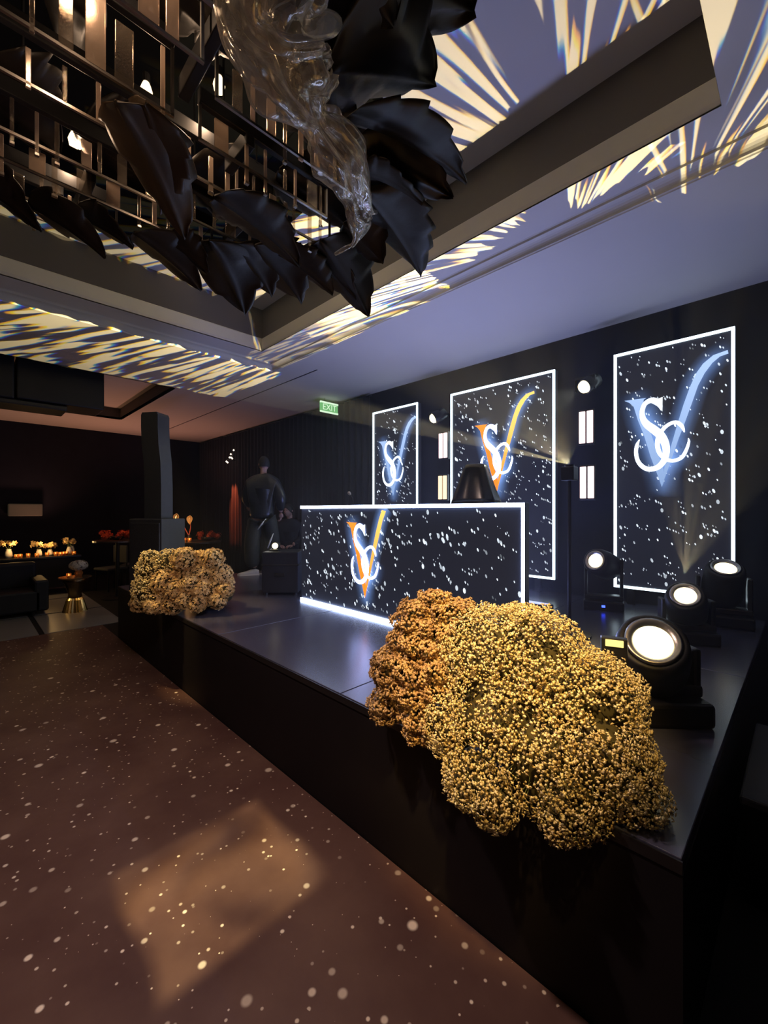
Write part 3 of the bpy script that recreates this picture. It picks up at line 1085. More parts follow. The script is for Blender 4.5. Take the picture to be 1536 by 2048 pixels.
def ball_points(c_, r, n, r_, lump=0.0, depth=0.10):
    d = r_.normal(size=(n, 3))
    d /= np.linalg.norm(d, axis=1, keepdims=True)
    rr = 1 + lump * (np.sin(d[:, 0] * 9 + c_[0] * 40) * np.sin(d[:, 1] * 8 + c_[1] * 31) + np.sin(d[:, 2] * 10 + c_[2] * 17)) * 0.5
    rr *= 1.04 - depth * r_.random(n)
    return np.array(c_) + d * np.array(r) * rr[:, None], d


def inside_any(P_, balls, skip, k=0.93):
    m = np.zeros(len(P_), bool)
    for j, (c_, r) in enumerate(balls):
        if j == skip:
            continue
        m |= (((P_ - np.array(c_)) / (np.array(r) * k)) ** 2).sum(1) < 1
    return m


def core_mesh(name, balls, parent, m, k=0.86):
    mb = MB()
    for c_, r in balls:
        bm = bmesh.new()
        bmesh.ops.create_icosphere(bm, subdivisions=2, radius=1)
        r = np.array(r) * k
        mb.add([(c_[0] + v.co.x * r[0], c_[1] + v.co.y * r[1], c_[2] + v.co.z * r[2]) for v in bm.verts], [[v.index for v in f.verts] for f in bm.faces])
        bm.free()
    return mb.build(name, m, parent, smooth=True)


def stem_mesh(name, pts, origins, parent, r_=0.0016):
    V, F = [], []
    for p, o_ in zip(pts, origins):
        p, o_ = np.array(p), np.array(o_)
        k = len(V)
        t = p - o_
        a = np.cross(t, (0.3, 0.5, 0.8))
        a /= np.linalg.norm(a) + 1e-9
        b = np.cross(t, a)
        b /= np.linalg.norm(b) + 1e-9
        for q in (o_, p):
            for th in (0, 2.1, 4.2):
                V.append(q + (a * math.cos(th) + b * math.sin(th)) * r_)
        for i in range(3):
            j = (i + 1) % 3
            F += [(k + i, k + j, k + 3 + j), (k + i, k + 3 + j, k + 3 + i)]
    return np_mesh(name, np.array(V), np.array(F), M_stem, parent)


def px_ball(px, py, fwd, rpx, sq=(1, 1, 1)):
    p = at_fwd(px, py, fwd)
    r = rpx * fwd / FPX
    return ((p.x, p.y, p.z), (r * sq[0], r * sq[1], r * sq[2]))


# big bouquet on the front edge of the stage
r_ = np.random.default_rng(21)
bq = thing('flower_arrangement', 'huge golden gypsophila arrangement spilling over the front stage edge', 'flowers', (-0.9, 1.66, ZST))
org = np.array((-0.9, 1.66, ZST))
air = [px_ball(*a) for a in (
    (985, 1320, 1.72, 105), (1070, 1330, 1.66, 112), (1010, 1430, 1.62, 120), (1120, 1400, 1.58, 110),
    (1040, 1262, 1.76, 58), (1185, 1400, 1.55, 100), (1175, 1500, 1.47, 115), (1080, 1500, 1.52, 118),
    (948, 1552, 1.52, 64), (990, 1598, 1.44, 56), (1140, 1600, 1.40, 74), (1252, 1592, 1.38, 78), (1085, 1560, 1.46, 62),
    (910, 1450, 1.66, 66), (1250, 1480, 1.46, 50), (1262, 1520, 1.42, 55), (1118, 1640, 1.36, 44), (1268, 1632, 1.35, 48), (1200, 1632, 1.36, 40), (935, 1585, 1.47, 34))]
den = [px_ball(*a) for a in (
    (868, 1212, 1.95, 34), (835, 1245, 1.95, 46), (905, 1265, 1.90, 62), (860, 1300, 1.90, 60), (795, 1335, 1.92, 48),
    (775, 1340, 1.95, 32), (840, 1370, 1.86, 62), (775, 1410, 1.90, 36), (850, 1440, 1.78, 46), (900, 1360, 1.80, 66), (905, 1225, 1.95, 30), (820, 1290, 1.93, 44))]
balls = air + den
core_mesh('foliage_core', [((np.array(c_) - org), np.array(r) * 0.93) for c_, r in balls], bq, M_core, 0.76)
for i, (c_, r) in enumerate(air):
    n = int(6200 * (r[0] / 0.2) ** 2)
    P_, d = ball_points(c_, r, n, r_, 0.07, 0.24)
    k_ = ~inside_any(P_, balls, i, 0.90) & (P_[:, 2] > 0.50)
    k_ &= ~((P_[:, 2] < ZST + 0.01) & (P_[:, 1] > SY0 - 0.005))
    P_, d = P_[k_], d[k_]
    if len(P_) == 0:
        continue
    cl = np.sin(P_[:, 0] * 33 + 1) + np.sin(P_[:, 1] * 37) + np.sin(P_[:, 2] * 35 + 2) + r_.normal(0, 0.8, len(P_))
    P_, d = P_[cl > -1.6], d[cl > -1.6]
    V, F = scatter(P_ - org, d + r_.normal(0, 0.5, d.shape), r_.uniform(0.0045, 0.0085, len(P_)), 0, r_)
    tag(np_mesh('gypsophila_spray', V, F, M_floret, bq), kind='stuff')
    if i < 12:
        ii = r_.integers(0, len(P_), 60)
        stem_mesh('stems', P_[ii] - org - d[ii] * 0.004, P_[ii] - org - d[ii] * 0.06 + r_.normal(0, 0.012, (60, 3)), bq)['kind'] = 'stuff'
for i, (c_, r) in enumerate(den):
    n = int(2600 * (r[0] / 0.12) ** 2)
    P_, d = ball_points(c_, r, n, r_, 0.24)
    k_ = ~inside_any(P_, den, i, 0.88) & ~inside_any(P_, air, -1, 0.9)
    k_ &= ~((P_[:, 2] < ZST + 0.01) & (P_[:, 1] > SY0 - 0.005))
    P_, d = P_[k_], d[k_]
    if len(P_) == 0:
        continue
    V, F = scatter(P_ - org, d + r_.normal(0, 0.35, d.shape), r_.uniform(0.006, 0.011, len(P_)), 0, r_)
    tag(np_mesh('dense_blossom_head', V, F, M_clump, bq), kind='stuff')

# far bouquet at the left end of the stage front
bq2 = thing('flower_arrangement', 'round mound of pale hydrangea heads on the left stage corner', 'flowers', (-4.3, 1.62, ZST))
org2 = np.array((-4.3, 1.62, ZST))
hyd = []
for (px, py, rp) in ((305, 1140, 34), (300, 1180, 36), (285, 1205, 24), (340, 1125, 30), (330, 1165, 28), (368, 1118, 26), (375, 1145, 26), (352, 1182, 26), (345, 1210, 22),
                     (400, 1120, 22), (425, 1118, 24), (405, 1150, 22), (400, 1180, 20), (370, 1200, 20), (442, 1150, 24), (430, 1175, 22), (452, 1180, 16), (436, 1202, 18), (395, 1208, 18),
                     (310, 1208, 24), (412, 1200, 14), (380, 1170, 22), (328, 1195, 22), (300, 1118, 20), (355, 1145, 22), (322, 1222, 16), (455, 1162, 14)):
    f = 4.12 - 0.0016 * (py - 1150) + r_.uniform(-0.06, 0.06)
    hyd.append(px_ball(px, min(py, 1212), f - 0.12 * (1 - abs(px - 365) / 110), rp * 0.92))
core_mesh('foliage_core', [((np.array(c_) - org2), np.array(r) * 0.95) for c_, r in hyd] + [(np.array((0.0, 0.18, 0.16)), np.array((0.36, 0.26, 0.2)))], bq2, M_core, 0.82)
for i, (c_, r) in enumerate(hyd):
    n = int(620 * (r[0] / 0.12) ** 2) + 80
    P_, d = ball_points(c_, r, n, r_, 0.10)
    k_ = ~inside_any(P_, hyd, i, 0.88) & (P_[:, 2] > ZST + 0.012)
    P_, d = P_[k_], d[k_]
    if len(P_) == 0:
        continue
    airy = i in (0, 1, 3, 23)
    V, F = scatter(P_ - org2, d + r_.normal(0, 0.4, d.shape), r_.uniform(0.010, 0.015, len(P_)) * (0.75 if airy else 1.0), 0 if airy else 1, r_)
    tag(np_mesh('hydrangea_head', V, F, M_floret if airy else M_hyd, bq2), kind='stuff')

# ------------------------------------------------------------------ chandelier
ch = thing('chandelier', 'large black chandelier of glass rods, metal frames and dark leaves', 'chandelier', (-1.6, 0.2, ZU))
CO = Vector((-1.6, 0.2, ZU))


def cpart(mb, name, m, smooth=False, parent=None, sub=None):
    mb.v = [tuple(Vector(p) - CO) for p in mb.v]
    return mb.build(name, m, parent or ch, smooth)


zt = EYE + 1.62
cpart(MB().cbox(-3.3, -0.55, -1.4, 1.15, EYE + 1.86, EYE + 1.92, 0.01).cbox(-3.3, -1.38, 1.14, 1.5, EYE + 1.86, EYE + 1.92, 0.01), 'dark_backing_plate', mat('backing_black', (0.004, 0.004, 0.004), 0.9, spec=0.1))  # black plate added to shut off the lit ceiling behind the frames
for (x, y) in ((-2.4, -0.6), (-2.4, 0.7), (-1.0, -0.6), (-1.0, 0.7)):
    cpart(MB().tube([(x, y, EYE + 1.9), (x, y, ZU)], 0.008, 8), 'suspension_rod', M_black)
rows = [  # X, bottom dz, glass height, y0, y1, rod spacing, start of lit panes
    (-2.22, 1.20, 0.13, -0.5, 0.30), (-2.05, 1.165, 0.11, -0.5, 0.46), (-1.90, 1.18, 0.10, -0.5, 0.80), (-1.72, 1.16, 0.11, 0.05, 1.00), (-1.50, 1.167, 0.13, -0.7, 1.16),
    (-1.32, 1.167, 0.20, -0.7, 0.44), (-1.34, 1.165, 0.11, 0.52, 1.02), (-1.17, 1.162, 0.15, 0.50, 1.10), (-1.10, 1.16, 0.16, -0.7, 0.44), (-0.96, 1.16, 0.16, -0.5, 0.42)]
for ri_, (X, dzb, h, y0, y1) in enumerate(rows):
    zb = EYE + dzb
    cpart(MB().cbox(X - 0.011, X + 0.011, y0, y1, zb + h, zb + h + 0.05, 0.003), 'frame_bar', M_black)
    cpart(MB().box(X - 0.004, X + 0.004, y0, y1, zb - 0.004, zb + 0.004), 'bottom_rail', M_steel)
    for ye in (y0 + 0.004, y1 - 0.004):
        cpart(MB().box(X - 0.004, X + 0.004, ye - 0.004, ye + 0.004, zb, zb + h), 'end_post', M_steel)
    # hangers up to the backing plate
    for ye in (y0 + 0.08, y1 - 0.08):
        cpart(MB().tube([(X, ye, zb + h + 0.04), (X, ye, EYE + 1.87)], 0.004, 6), 'hanger', M_black)
    y = y0 + 0.05
    while y < y1 - 0.03:
        wd = random.choice((0.010, 0.012, 0.016, 0.03, 0.045))
        lo_ = random.choice((0.0, 0.0, 0.012, 0.03, 0.05)) if wd < 0.02 else 0.0
        up_ = random.uniform(0.7, 1.0) * h
        cpart(MB().cbox(X - 0.004, X + 0.004, y, y + wd, zb - lo_, zb + up_, 0.0015), 'glass_rod' if wd < 0.02 else 'glass_pane', M_glass if random.random() < 0.55 else M_pane)
        if lo_ > 0.02:
            cpart(MB().cbox(X - 0.006, X + 0.006, y - 0.001, y + wd + 0.001, zb - lo_ - 0.006, zb - lo_ + 0.003, 0.001), 'rod_tip', M_steel)
        y += wd + random.uniform(0.012, 0.07)
for (xa, xb, yy) in ((-1.33, -1.05, 0.47), (-1.5, -1.33, 0.69), (-1.9, -1.5, 0.86), (-2.22, -1.9, 0.34), (-1.33, -1.10, 0.02), (-2.2, -1.5, -0.4)):
    cpart(MB().cbox(xa, xb, yy - 0.016, yy + 0.016, EYE + 1.24, EYE + 1.30, 0.004), 'cross_bar', M_black)
for (x, y, dz) in ((-1.22, 0.22, 1.46), (-1.42, 0.62, 1.46), (-1.98, 0.30, 1.42), (-1.62, 0.45, 1.46), (-1.30, -0.12, 1.17)):  # last bulb is added out of view to light the leaf undersides
    cpart(MB().lathe([(0.004, -0.03), (0.016, -0.02), (0.02, 0.0), (0.014, 0.02), (0.008, 0.035)], 12, (x, y, EYE + dz)), 'bulb', emat('dim_bulb', (1.0, 0.72, 0.42), 3.0), True)
    cpart(MB().lathe([(0.012, 0.03), (0.012, 0.06)], 10, (x, y, EYE + dz)), 'bulb_socket', M_black)
    lamp('chandelier_bulb', 'POINT', (x, y, EYE + dz - 0.045), None, 2.0, (1.0, 0.66, 0.42), 0.02)


def leaf(base, tip, width, sag=0.10, cup=0.25, twist=0.0, jag=0.11, m=M_leaf, nrm=None, seed=0, lobes=5):
    """broad pointed leaf with a toothed outline, arched along its length and cupped across; 3 mm thick"""
    r_ = random.Random(seed)
    base, tip = Vector(base), Vector(tip)
    ax = tip - base
    Ln = ax.length
    t = ax.normalized()
    up = Vector(nrm) if nrm is not None else Vector((0, 0, 1))
    side = t.cross(up)
    if side.length < 1e-3:
        side = t.cross(Vector((1, 0, 0)))
    side.normalize()
    side = (Quaternion(t, twist) @ side).normalized()
    nn = side.cross(t).normalized()
    nu, nv = 26, 8
    ph = r_.uniform(0, 6)
    top, bot = [], []
    for i in range(nu + 1):
        s_ = i / nu
        wd = width * 0.5 * (math.sin(math.pi * min(1, s_ ** 0.75)) ** 0.8) * (1 - 0.25 * s_) + 0.004
        for k in range(-nv, nv + 1):
            q = k / nv
            sd = 1 if q > 0 else -1
            saw = ((s_ * lobes + (0.3 if sd > 0 else 0.0) + ph) % 1.0)
            e = wd * (1 + jag * (saw - 0.5) * 2 * min(1, abs(q) * 1.4) * (1 if 0.06 < s_ < 0.95 else 0))
            off = side * (q * e)
            lift = -sag * Ln * (s_ - 0.5) ** 2 * 2 + cup * e * (q * q) + 0.035 * width * math.sin(7 * s_ + 3 * q + ph) * abs(q) - 0.012 * (1 - min(1, abs(q) * 6))
            p = base + t * (Ln * (s_ + 0.05 * abs(q) * jag * 4 * (saw - 0.5))) + off + nn * lift
            top.append(p)
            bot.append(p - nn * 0.003)
    W = 2 * nv + 1
    n = len(top)
    fs = []
    for i in range(nu):
        for k in range(W - 1):
            a = i * W + k
            fs.append((a, a + 1, a + W + 1, a + W))
            fs.append((n + a, n + a + W, n + a + W + 1, n + a + 1))
    for i in range(nu):
        a = i * W
        fs.append((a, a + W, n + a + W, n + a))
        a = i * W + W - 1
        fs.append((a, n + a, n + a + W, a + W))
    mb = MB().add(top + bot, fs)
    o = cpart(mb, 'leaf', m, True)
    return o


def pl(b, bd, t, td, w_, **k):
    return leaf(at_dz(b[0], b[1], bd), at_dz(t[0], t[1], td), w_, **k)


# rim leaves: foot and tip given on horizontal planes above the eye
pl((610, -40), 1.30, (945, 5), 1.42, 0.62, seed=1, lobes=4, jag=0.22, sag=0.05)
pl((660, 120), 1.25, (868, 150), 1.36, 0.48, seed=2, lobes=4, jag=0.2)
pl((690, 210), 1.22, (938, 345), 1.20, 0.30, seed=3, twist=0.4)
pl((700, 290), 1.20, (905, 385), 1.16, 0.24, seed=4, twist=-0.3)
pl((720, 330), 1.20, (850, 395), 1.12, 0.22, seed=5, twist=0.5)
pl((735, 370), 1.18, (846, 540), 1.10, 0.34, seed=6, lobes=5, twist=0.2)
pl((690, 440), 1.20, (770, 520), 1.10, 0.30, seed=7)
pl((640, 470), 1.16, (737, 624), 1.02, 0.30, seed=8, lobes=4, twist=-0.2, cup=0.5)
pl((600, 490), 1.16, (715, 590), 1.06, 0.26, seed=9)
pl((510, 480), 1.14, (605, 598), 1.05, 0.34, seed=10, lobes=5)
pl((560, 500), 1.14, (668, 582), 1.05, 0.26, seed=22, lobes=5)
pl((420, 470), 1.12, (491, 619), 1.02, 0.34, seed=11, lobes=3, jag=0.12, cup=0.15)
pl((470, 480), 1.13, (545, 585), 1.06, 0.26, seed=12)
pl((270, 455), 1.12, (404, 572), 1.04, 0.26, seed=13, lobes=3)
pl((330, 470), 1.13, (420, 540), 1.05, 0.24, seed=14)
pl((60, 400), 1.16, (216, 508), 1.04, 0.30, seed=15, lobes=3)
pl((-60, 350), 1.18, (90, 455), 1.08, 0.30, seed=16)
pl((150, 420), 1.17, (270, 490), 1.10, 0.20, seed=17)
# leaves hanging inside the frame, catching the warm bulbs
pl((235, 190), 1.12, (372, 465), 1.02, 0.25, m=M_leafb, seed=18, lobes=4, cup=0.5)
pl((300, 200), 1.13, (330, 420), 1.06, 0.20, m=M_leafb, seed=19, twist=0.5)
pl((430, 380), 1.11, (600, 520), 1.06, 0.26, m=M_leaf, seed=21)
pl((650, -120), 1.34, (790, 40), 1.30, 0.5, seed=23)
pl((420, -80), 1.40, (560, 110), 1.34, 0.5, seed=24)
pl((560, 120), 1.36, (700, 300), 1.30, 0.40, seed=25)
pl((80, -60), 1.45, (210, 60), 1.40, 0.5, seed=26)
pl((300, -60), 1.42, (420, 60), 1.40, 0.36, seed=27)
pl((-80, 130), 1.34, (120, 300), 1.30, 0.5, seed=28)
pl((150, 250), 1.34, (330, 380), 1.28, 0.45, seed=29)
pl((360, 330), 1.32, (560, 470), 1.26, 0.42, seed=30)
pl((560, 330), 1.34, (720, 460), 1.26, 0.42, seed=31)

# twist of clear cellophane hanging in front
tw = thing('cellophane_twist', 'twisted swag of clear cellophane hanging from the chandelier front', 'drape', tuple(at_dz(560, -60, 1.15)))
TO = Vector(tw.location)


def swag(path, nseg=40, folds=5, amp=0.22, seed=0, name='film_fold'):
    P_ = smoothline([(*at_dz(a, b, dz), rr) for a, b, dz, rr in path], 10)
    n = len(P_)
    vs_ = []
    r_ = random.Random(seed)
    ph = r_.uniform(0, 6)
    for i, p in enumerate(P_):
        q = Vector(P_[min(i + 1, n - 1)][:3]) - Vector(P_[max(i - 1, 0)][:3])
        t = q.normalized()
        a = t.cross(Vector((R2, -R2, 0.2))).normalized()
        b = t.cross(a)
        s_ = i / n
        for k in range(nseg):
            th = 2 * math.pi * k / nseg
            rr = p[3] * 1.18 * (1 + amp * math.sin(folds * th + 6 * s_ + ph) + 0.12 * math.sin(11 * th - 13 * s_ + ph) + 0.08 * math.sin(17 * s_ * 3 + 3 * th))
            vs_.append(Vector(p[:3]) + (a * math.cos(th + 3.5 * s_) * 1.0 + b * math.sin(th + 3.5 * s_) * 0.8) * rr - TO)
    fs = [(j * nseg + k, j * nseg + (k + 1) % nseg, (j + 1) * nseg + (k + 1) % nseg, (j + 1) * nseg + k) for j in range(n - 1) for k in range(nseg)]
    return MB().add(vs_, fs).build(name, M_film, tw, True)


swag([(545, -90, 1.12, 0.10), (545, 10, 1.10, 0.095), (560, 90, 1.08, 0.095), (590, 170, 1.06, 0.078), (625, 235, 1.05, 0.035), (655, 275, 1.05, 0.060), (680, 330, 1.05, 0.066), (705, 380, 1.05, 0.045), (722, 425, 1.05, 0.040), (716, 470, 1.05, 0.016), (704, 492, 1.05, 0.007)], seed=2)
swag([(500, -60, 1.13, 0.05), (500, 30, 1.10, 0.045), (535, 120, 1.08, 0.045), (590, 200, 1.06, 0.04), (630, 240, 1.05, 0.02), (690, 290, 1.05, 0.04), (715, 340, 1.05, 0.03), (730, 400, 1.06, 0.02)], folds=3, amp=0.4, seed=5)
swag([(600, 60, 1.10, 0.012), (615, 100, 1.09, 0.035), (620, 160, 1.08, 0.045), (632, 220, 1.06, 0.03), (650, 250, 1.05, 0.012)], folds=3, amp=0.35, seed=8)
MB().tube([at_dz(706, 489, 1.05) - TO, at_dz(690, 497, 1.05) - TO, at_dz(671, 508, 1.05) - TO], [0.006, 0.009, 0.007], 8).build('tied_end', M_film, tw, True)
MB().tube([at_dz(560, -100, 1.15) - TO, Vector((at_dz(560, -100, 1.15).x, at_dz(560, -100, 1.15).y, EYE + 1.87)) - TO], 0.004, 6).build('hanging_wire', M_black, tw)

# ------------------------------------------------------------------ people
def skin_mesh(name, joints, edges, m, parent, root=0, sub=2):
    me = bpy.data.meshes.new(name)
    me.from_pydata([j[:3] for j in joints], edges, [])
    o = bpy.data.objects.new(name, me)
    COL.objects.link(o)
    o.parent = parent
    sk = o.modifiers.new('skin', 'SKIN')
    sv = me.skin_vertices[0].data
    for i, j in enumerate(joints):
        r = j[3]
        sv[i].radius = r if isinstance(r, tuple) else (r, r)
        sv[i].use_root = (i == root)
    sk.use_smooth_shade = True
    ss = o.modifiers.new('smooth', 'SUBSURF')
    ss.levels = ss.render_levels = sub
    dg = bpy.context.evaluated_depsgraph_get()
    me2 = bpy.data.meshes.new_from_object(o.evaluated_get(dg))
    o.modifiers.clear()
    me2.name = name
    o.data = me2
    me2.materials.clear()
    me2.materials.append(m)
    for p in me2.polygons:
        p.use_smooth = True
    return o


def sk_head(parent, c_, yaw, hair_m, cap=False):
    """head with face features; faces local -y when yaw = 0"""
    h = MB()
    nu, nv = 24, 18
    vs_ = []
    for j in range(nv + 1):
        ph = math.pi * j / nv
        for i in range(nu):
            th = 2 * math.pi * i / nu
            x = 0.076 * math.sin(ph) * math.cos(th)
            y = 0.095 * math.sin(ph) * math.sin(th)
            z = 0.118 * math.cos(ph)
            if z < 0:
                k_ = 1 - 0.35 * (-z / 0.118) ** 1.5
                x *= k_
                if y > 0:
                    y *= 1 - 0.35 * (-z / 0.118)
            if y < 0:
                # face: nose, brow, chin, eye sockets
                g = lambda a, b, sa, sb: math.exp(-((x - a) / sa) ** 2 - ((z - b) / sb) ** 2)
                y -= 0.026 * g(0, -0.022, 0.014, 0.022) + 0.006 * g(0, 0.028, 0.05, 0.010) + 0.010 * g(0, -0.095, 0.03, 0.02) + 0.006 * g(0, -0.058, 0.022, 0.008)
                y += 0.012 * (g(0.03, 0.006, 0.016, 0.012) + g(-0.03, 0.006, 0.016, 0.012))
            vs_.append((x, y, z))
    h.add(vs_, [(j * nu + i, (j + 1) * nu + i, (j + 1) * nu + (i + 1) % nu, j * nu + (i + 1) % nu) for j in range(nv) for i in range(nu)])
    hd = h.build('head', M_skin, parent, True)
    hd.location = c_
    hd.rotation_euler = (0, 0, yaw)
    hr = MB()
    vs_ = []
    for j in range(11):
        ph = math.pi * 0.62 * j / 10
        for i in range(nu):
            th = 2 * math.pi * i / nu
            front = max(0, -math.sin(th))
            p2 = ph * (1 - 0.38 * front ** 2)
            vs_.append((0.083 * math.sin(p2) * math.cos(th), 0.101 * math.sin(p2) * math.sin(th) + 0.003, 0.126 * math.cos(p2)))
    hr.add(vs_, [(j * nu + i, (j + 1) * nu + i, (j + 1) * nu + (i + 1) % nu, j * nu + (i + 1) % nu) for j in range(10) for i in range(nu)])
    hr.build('cap' if cap else 'hair', hair_m, hd, True)
    for s_ in (-1, 1):
        e = MB().lathe([(0.002, -0.006), (0.016, -0.004), (0.020, 0.004), (0.012, 0.008)], 12, (s_ * 0.076, 0.008, -0.008), (s_, 0.2, 0)).build('ear', M_skin, hd, True)
        MB().lathe([(0.001, -0.004), (0.008, -0.002), (0.009, 0.002), (0.001, 0.005)], 10, (s_ * 0.029, -0.083, 0.004), (0, -1, 0)).build('eye', mat('eye_dark', (0.05, 0.04, 0.04), 0.2), hd, True)
    MB().cbox(-0.022, 0.022, -0.098, -0.086, -0.062, -0.052, 0.003).build('mouth', mat('lips', (0.42, 0.20, 0.18), 0.5), hd)
    return hd


def hand(parent, wrist, d, up, m=None):
    """palm, four fingers of different length and a thumb, loosely curled"""
    m = m or M_skin
    d = Vector(d).normalized()
    s_ = d.cross(Vector(up)).normalized()
    n = s_.cross(d)
    w_ = Vector(wrist)
    joints = [(*w_, 0.024), (*(w_ + d * 0.045), (0.040, 0.016)), (*(w_ + d * 0.085), (0.040, 0.014))]
    edges = [(0, 1), (1, 2)]
    palm = skin_mesh('hand', joints, edges, m, parent)
    for k, (o_, ln) in enumerate(((-0.030, 0.070), (-0.010, 0.080), (0.010, 0.075), (0.029, 0.058))):
        b = w_ + d * 0.080 + s_ * o_
        p1 = b + d * ln * 0.45 - n * 0.012
        p2 = p1 + d * ln * 0.25 - n * ln * 0.30
        p3 = p2 - n * ln * 0.26 - d * ln * 0.05
        MB().tube([b, p1, p2, p3], [0.0092, 0.0088, 0.008, 0.006], 8).build('finger', m, palm, True)
    b = w_ + d * 0.03 - s_ * 0.030
    MB().tube([b, b + d * 0.03 - s_ * 0.022 - n * 0.008, b + d * 0.062 - s_ * 0.024 - n * 0.02], [0.012, 0.0105, 0.007], 8).build('thumb', m, palm, True)
    return palm


M_jacket = mat('black_jacket', (0.020, 0.021, 0.026), 0.33, var=0.3, scale=14, bump=0.5, spec=0.5)
M_pants = mat('dark_olive_trousers', (0.030, 0.032, 0.026), 0.75, var=0.25, scale=14, bump=0.3)
M_shirt = mat('black_shirt', (0.012, 0.012, 0.018), 0.8, var=0.2)
M_hair = mat('dark_hair', (0.018, 0.014, 0.012), 0.6, var=0.3, scale=60)
M_shoe = mat('pale_trainer', (0.62, 0.60, 0.55), 0.6, var=0.15, scale=20)
M_tape = mat('silver_reflective_stripe', (0.9, 0.92, 0.85), 0.35, var=0.05, emit=None)


def shoe(parent, loc, rz, m):
    o = MB()
    prof = [(0.0, 0.030, 0.075), (0.05, 0.040, 0.095), (0.12, 0.044, 0.085), (0.20, 0.050, 0.060), (0.27, 0.044, 0.046), (0.305, 0.020, 0.030)]
    vs_ = []
    n = 12
    for (x, hw_, hh) in prof:
        for k in range(n):
            th = 2 * math.pi * k / n
            vs_.append((x - 0.08, hw_ * math.cos(th), max(0.006, hh * (0.5 + 0.5 * math.sin(th)))))
    o.add(vs_, [(j * n + k, (j + 1) * n + k, (j + 1) * n + (k + 1) % n, j * n + (k + 1) % n) for j in range(len(prof) - 1) for k in range(n)] + [tuple(range(n)), tuple(range((len(prof) - 1) * n, len(prof) * n))[::-1]])
    s_ = o.build('shoe', m, parent, True)
    s_.location = loc
    s_.rotation_euler = (0, 0, rz)
    sole = MB()
    out = [(-0.085, -0.028), (0.0, -0.046), (0.12, -0.052), (0.20, -0.046), (0.232, -0.02), (0.232, 0.02), (0.20, 0.046), (0.12, 0.052), (0.0, 0.046), (-0.085, 0.028)]
    sole.prism(out, 'z', 0.0, 0.022)
    sole.build('sole', M_white, s_)
    return s_


# person standing on the stage, seen from behind, one arm bent; local x = right, y = away from the viewer
p1 = at_fwd(524, 1150, 6.4)
pa = thing('person', 'standing person in black jacket and dark trousers, back turned, beside the desk', 'person', (p1.x, p1.y, ZST), math.radians(45))
body = [(0, 0, 0.98, 0.085), (0, 0.0, 1.18, 0.08), (0.02, 0.02, 1.36, 0.075), (0.015, 0.03, 1.53, 0.052), (0.01, 0.05, 1.66, 0.052),
        (-0.17, 0.02, 1.39, 0.045), (-0.25, 0.06, 1.18, 0.042), (-0.22, 0.22, 1.04, 0.036), (0.20, 0.02, 1.39, 0.045), (0.30, 0.0, 1.18, 0.042), (0.26, 0.10, 0.95, 0.034),
        (-0.10, 0.0, 0.86, 0.075), (-0.13, -0.02, 0.50, 0.06), (-0.12, 0.02, 0.10, 0.045), (0.11, 0.02, 0.86, 0.075), (0.14, 0.06, 0.50, 0.06), (0.14, 0.10, 0.10, 0.045)]
ed = [(0, 1), (1, 2), (2, 3), (3, 4), (2, 5), (5, 6), (6, 7), (2, 8), (8, 9), (9, 10), (0, 11), (11, 12), (12, 13), (0, 14), (14, 15), (15, 16)]
skin_mesh('body', body, ed, M_skin, pa)
sk_head(pa, (0.01, 0.07, 1.695), math.radians(180 + 35), mat('black_cap', (0.02, 0.02, 0.022), 0.7), cap=True)
jk = [(0, 0, 0.84, (0.19, 0.15)), (0, 0.0, 1.12, (0.20, 0.16)), (0.02, 0.02, 1.37, (0.17, 0.145)), (0.012, 0.04, 1.56, (0.088, 0.088)),
      (-0.18, 0.02, 1.40, 0.098), (-0.26, 0.06, 1.16, 0.090), (-0.23, 0.21, 1.05, 0.060), (0.20, 0.02, 1.40, 0.098), (0.29, 0.0, 1.16, 0.095), (0.26, 0.08, 0.98, 0.062)]
jo = skin_mesh('jacket', jk, [(0, 1), (1, 2), (2, 3), (2, 4), (4, 5), (5, 6), (2, 7), (7, 8), (8, 9)], M_jacket, pa, 1)
tr = [(0, 0, 0.94, (0.17, 0.13)), (-0.10, 0.0, 0.82, 0.125), (-0.15, -0.02, 0.48, 0.125), (-0.15, 0.02, 0.10, 0.115), (0.11, 0.02, 0.82, 0.125), (0.15, 0.06, 0.48, 0.12), (0.15, 0.10, 0.10, 0.105)]
to = skin_mesh('trousers', tr, [(0, 1), (1, 2), (2, 3), (0, 4), (4, 5), (5, 6)], M_pants, pa)
for (a, b) in (((-0.02, -0.15, 0.70), (0.10, -0.13, 0.86)), ((0.12, -0.12, 0.42), (0.20, -0.10, 0.64)), ((0.13, -0.11, 0.30), (0.17, -0.10, 0.42))):
    v = (Vector(b) - Vector(a))
    MB().tube([a, Vector(a) + v * 0.5 + Vector((0, -0.012, 0)), b], [0.008, 0.013, 0.006], 8).build('reflective_stripe', M_tape, to, True)
hand(pa, (-0.225, 0.20, 1.045), (-0.35, 0.75, -0.1), (0, 0, 1))
hand(pa, (0.262, 0.10, 0.95), (0.0, 0.25, -0.9), (1, 0, 0))
shoe(pa, (-0.13, 0.0, 0.0), math.radians(200), M_shoe)
shoe(pa, (0.14, 0.09, 0.0), math.radians(170), mat('dark_trainer', (0.08, 0.08, 0.08), 0.6))

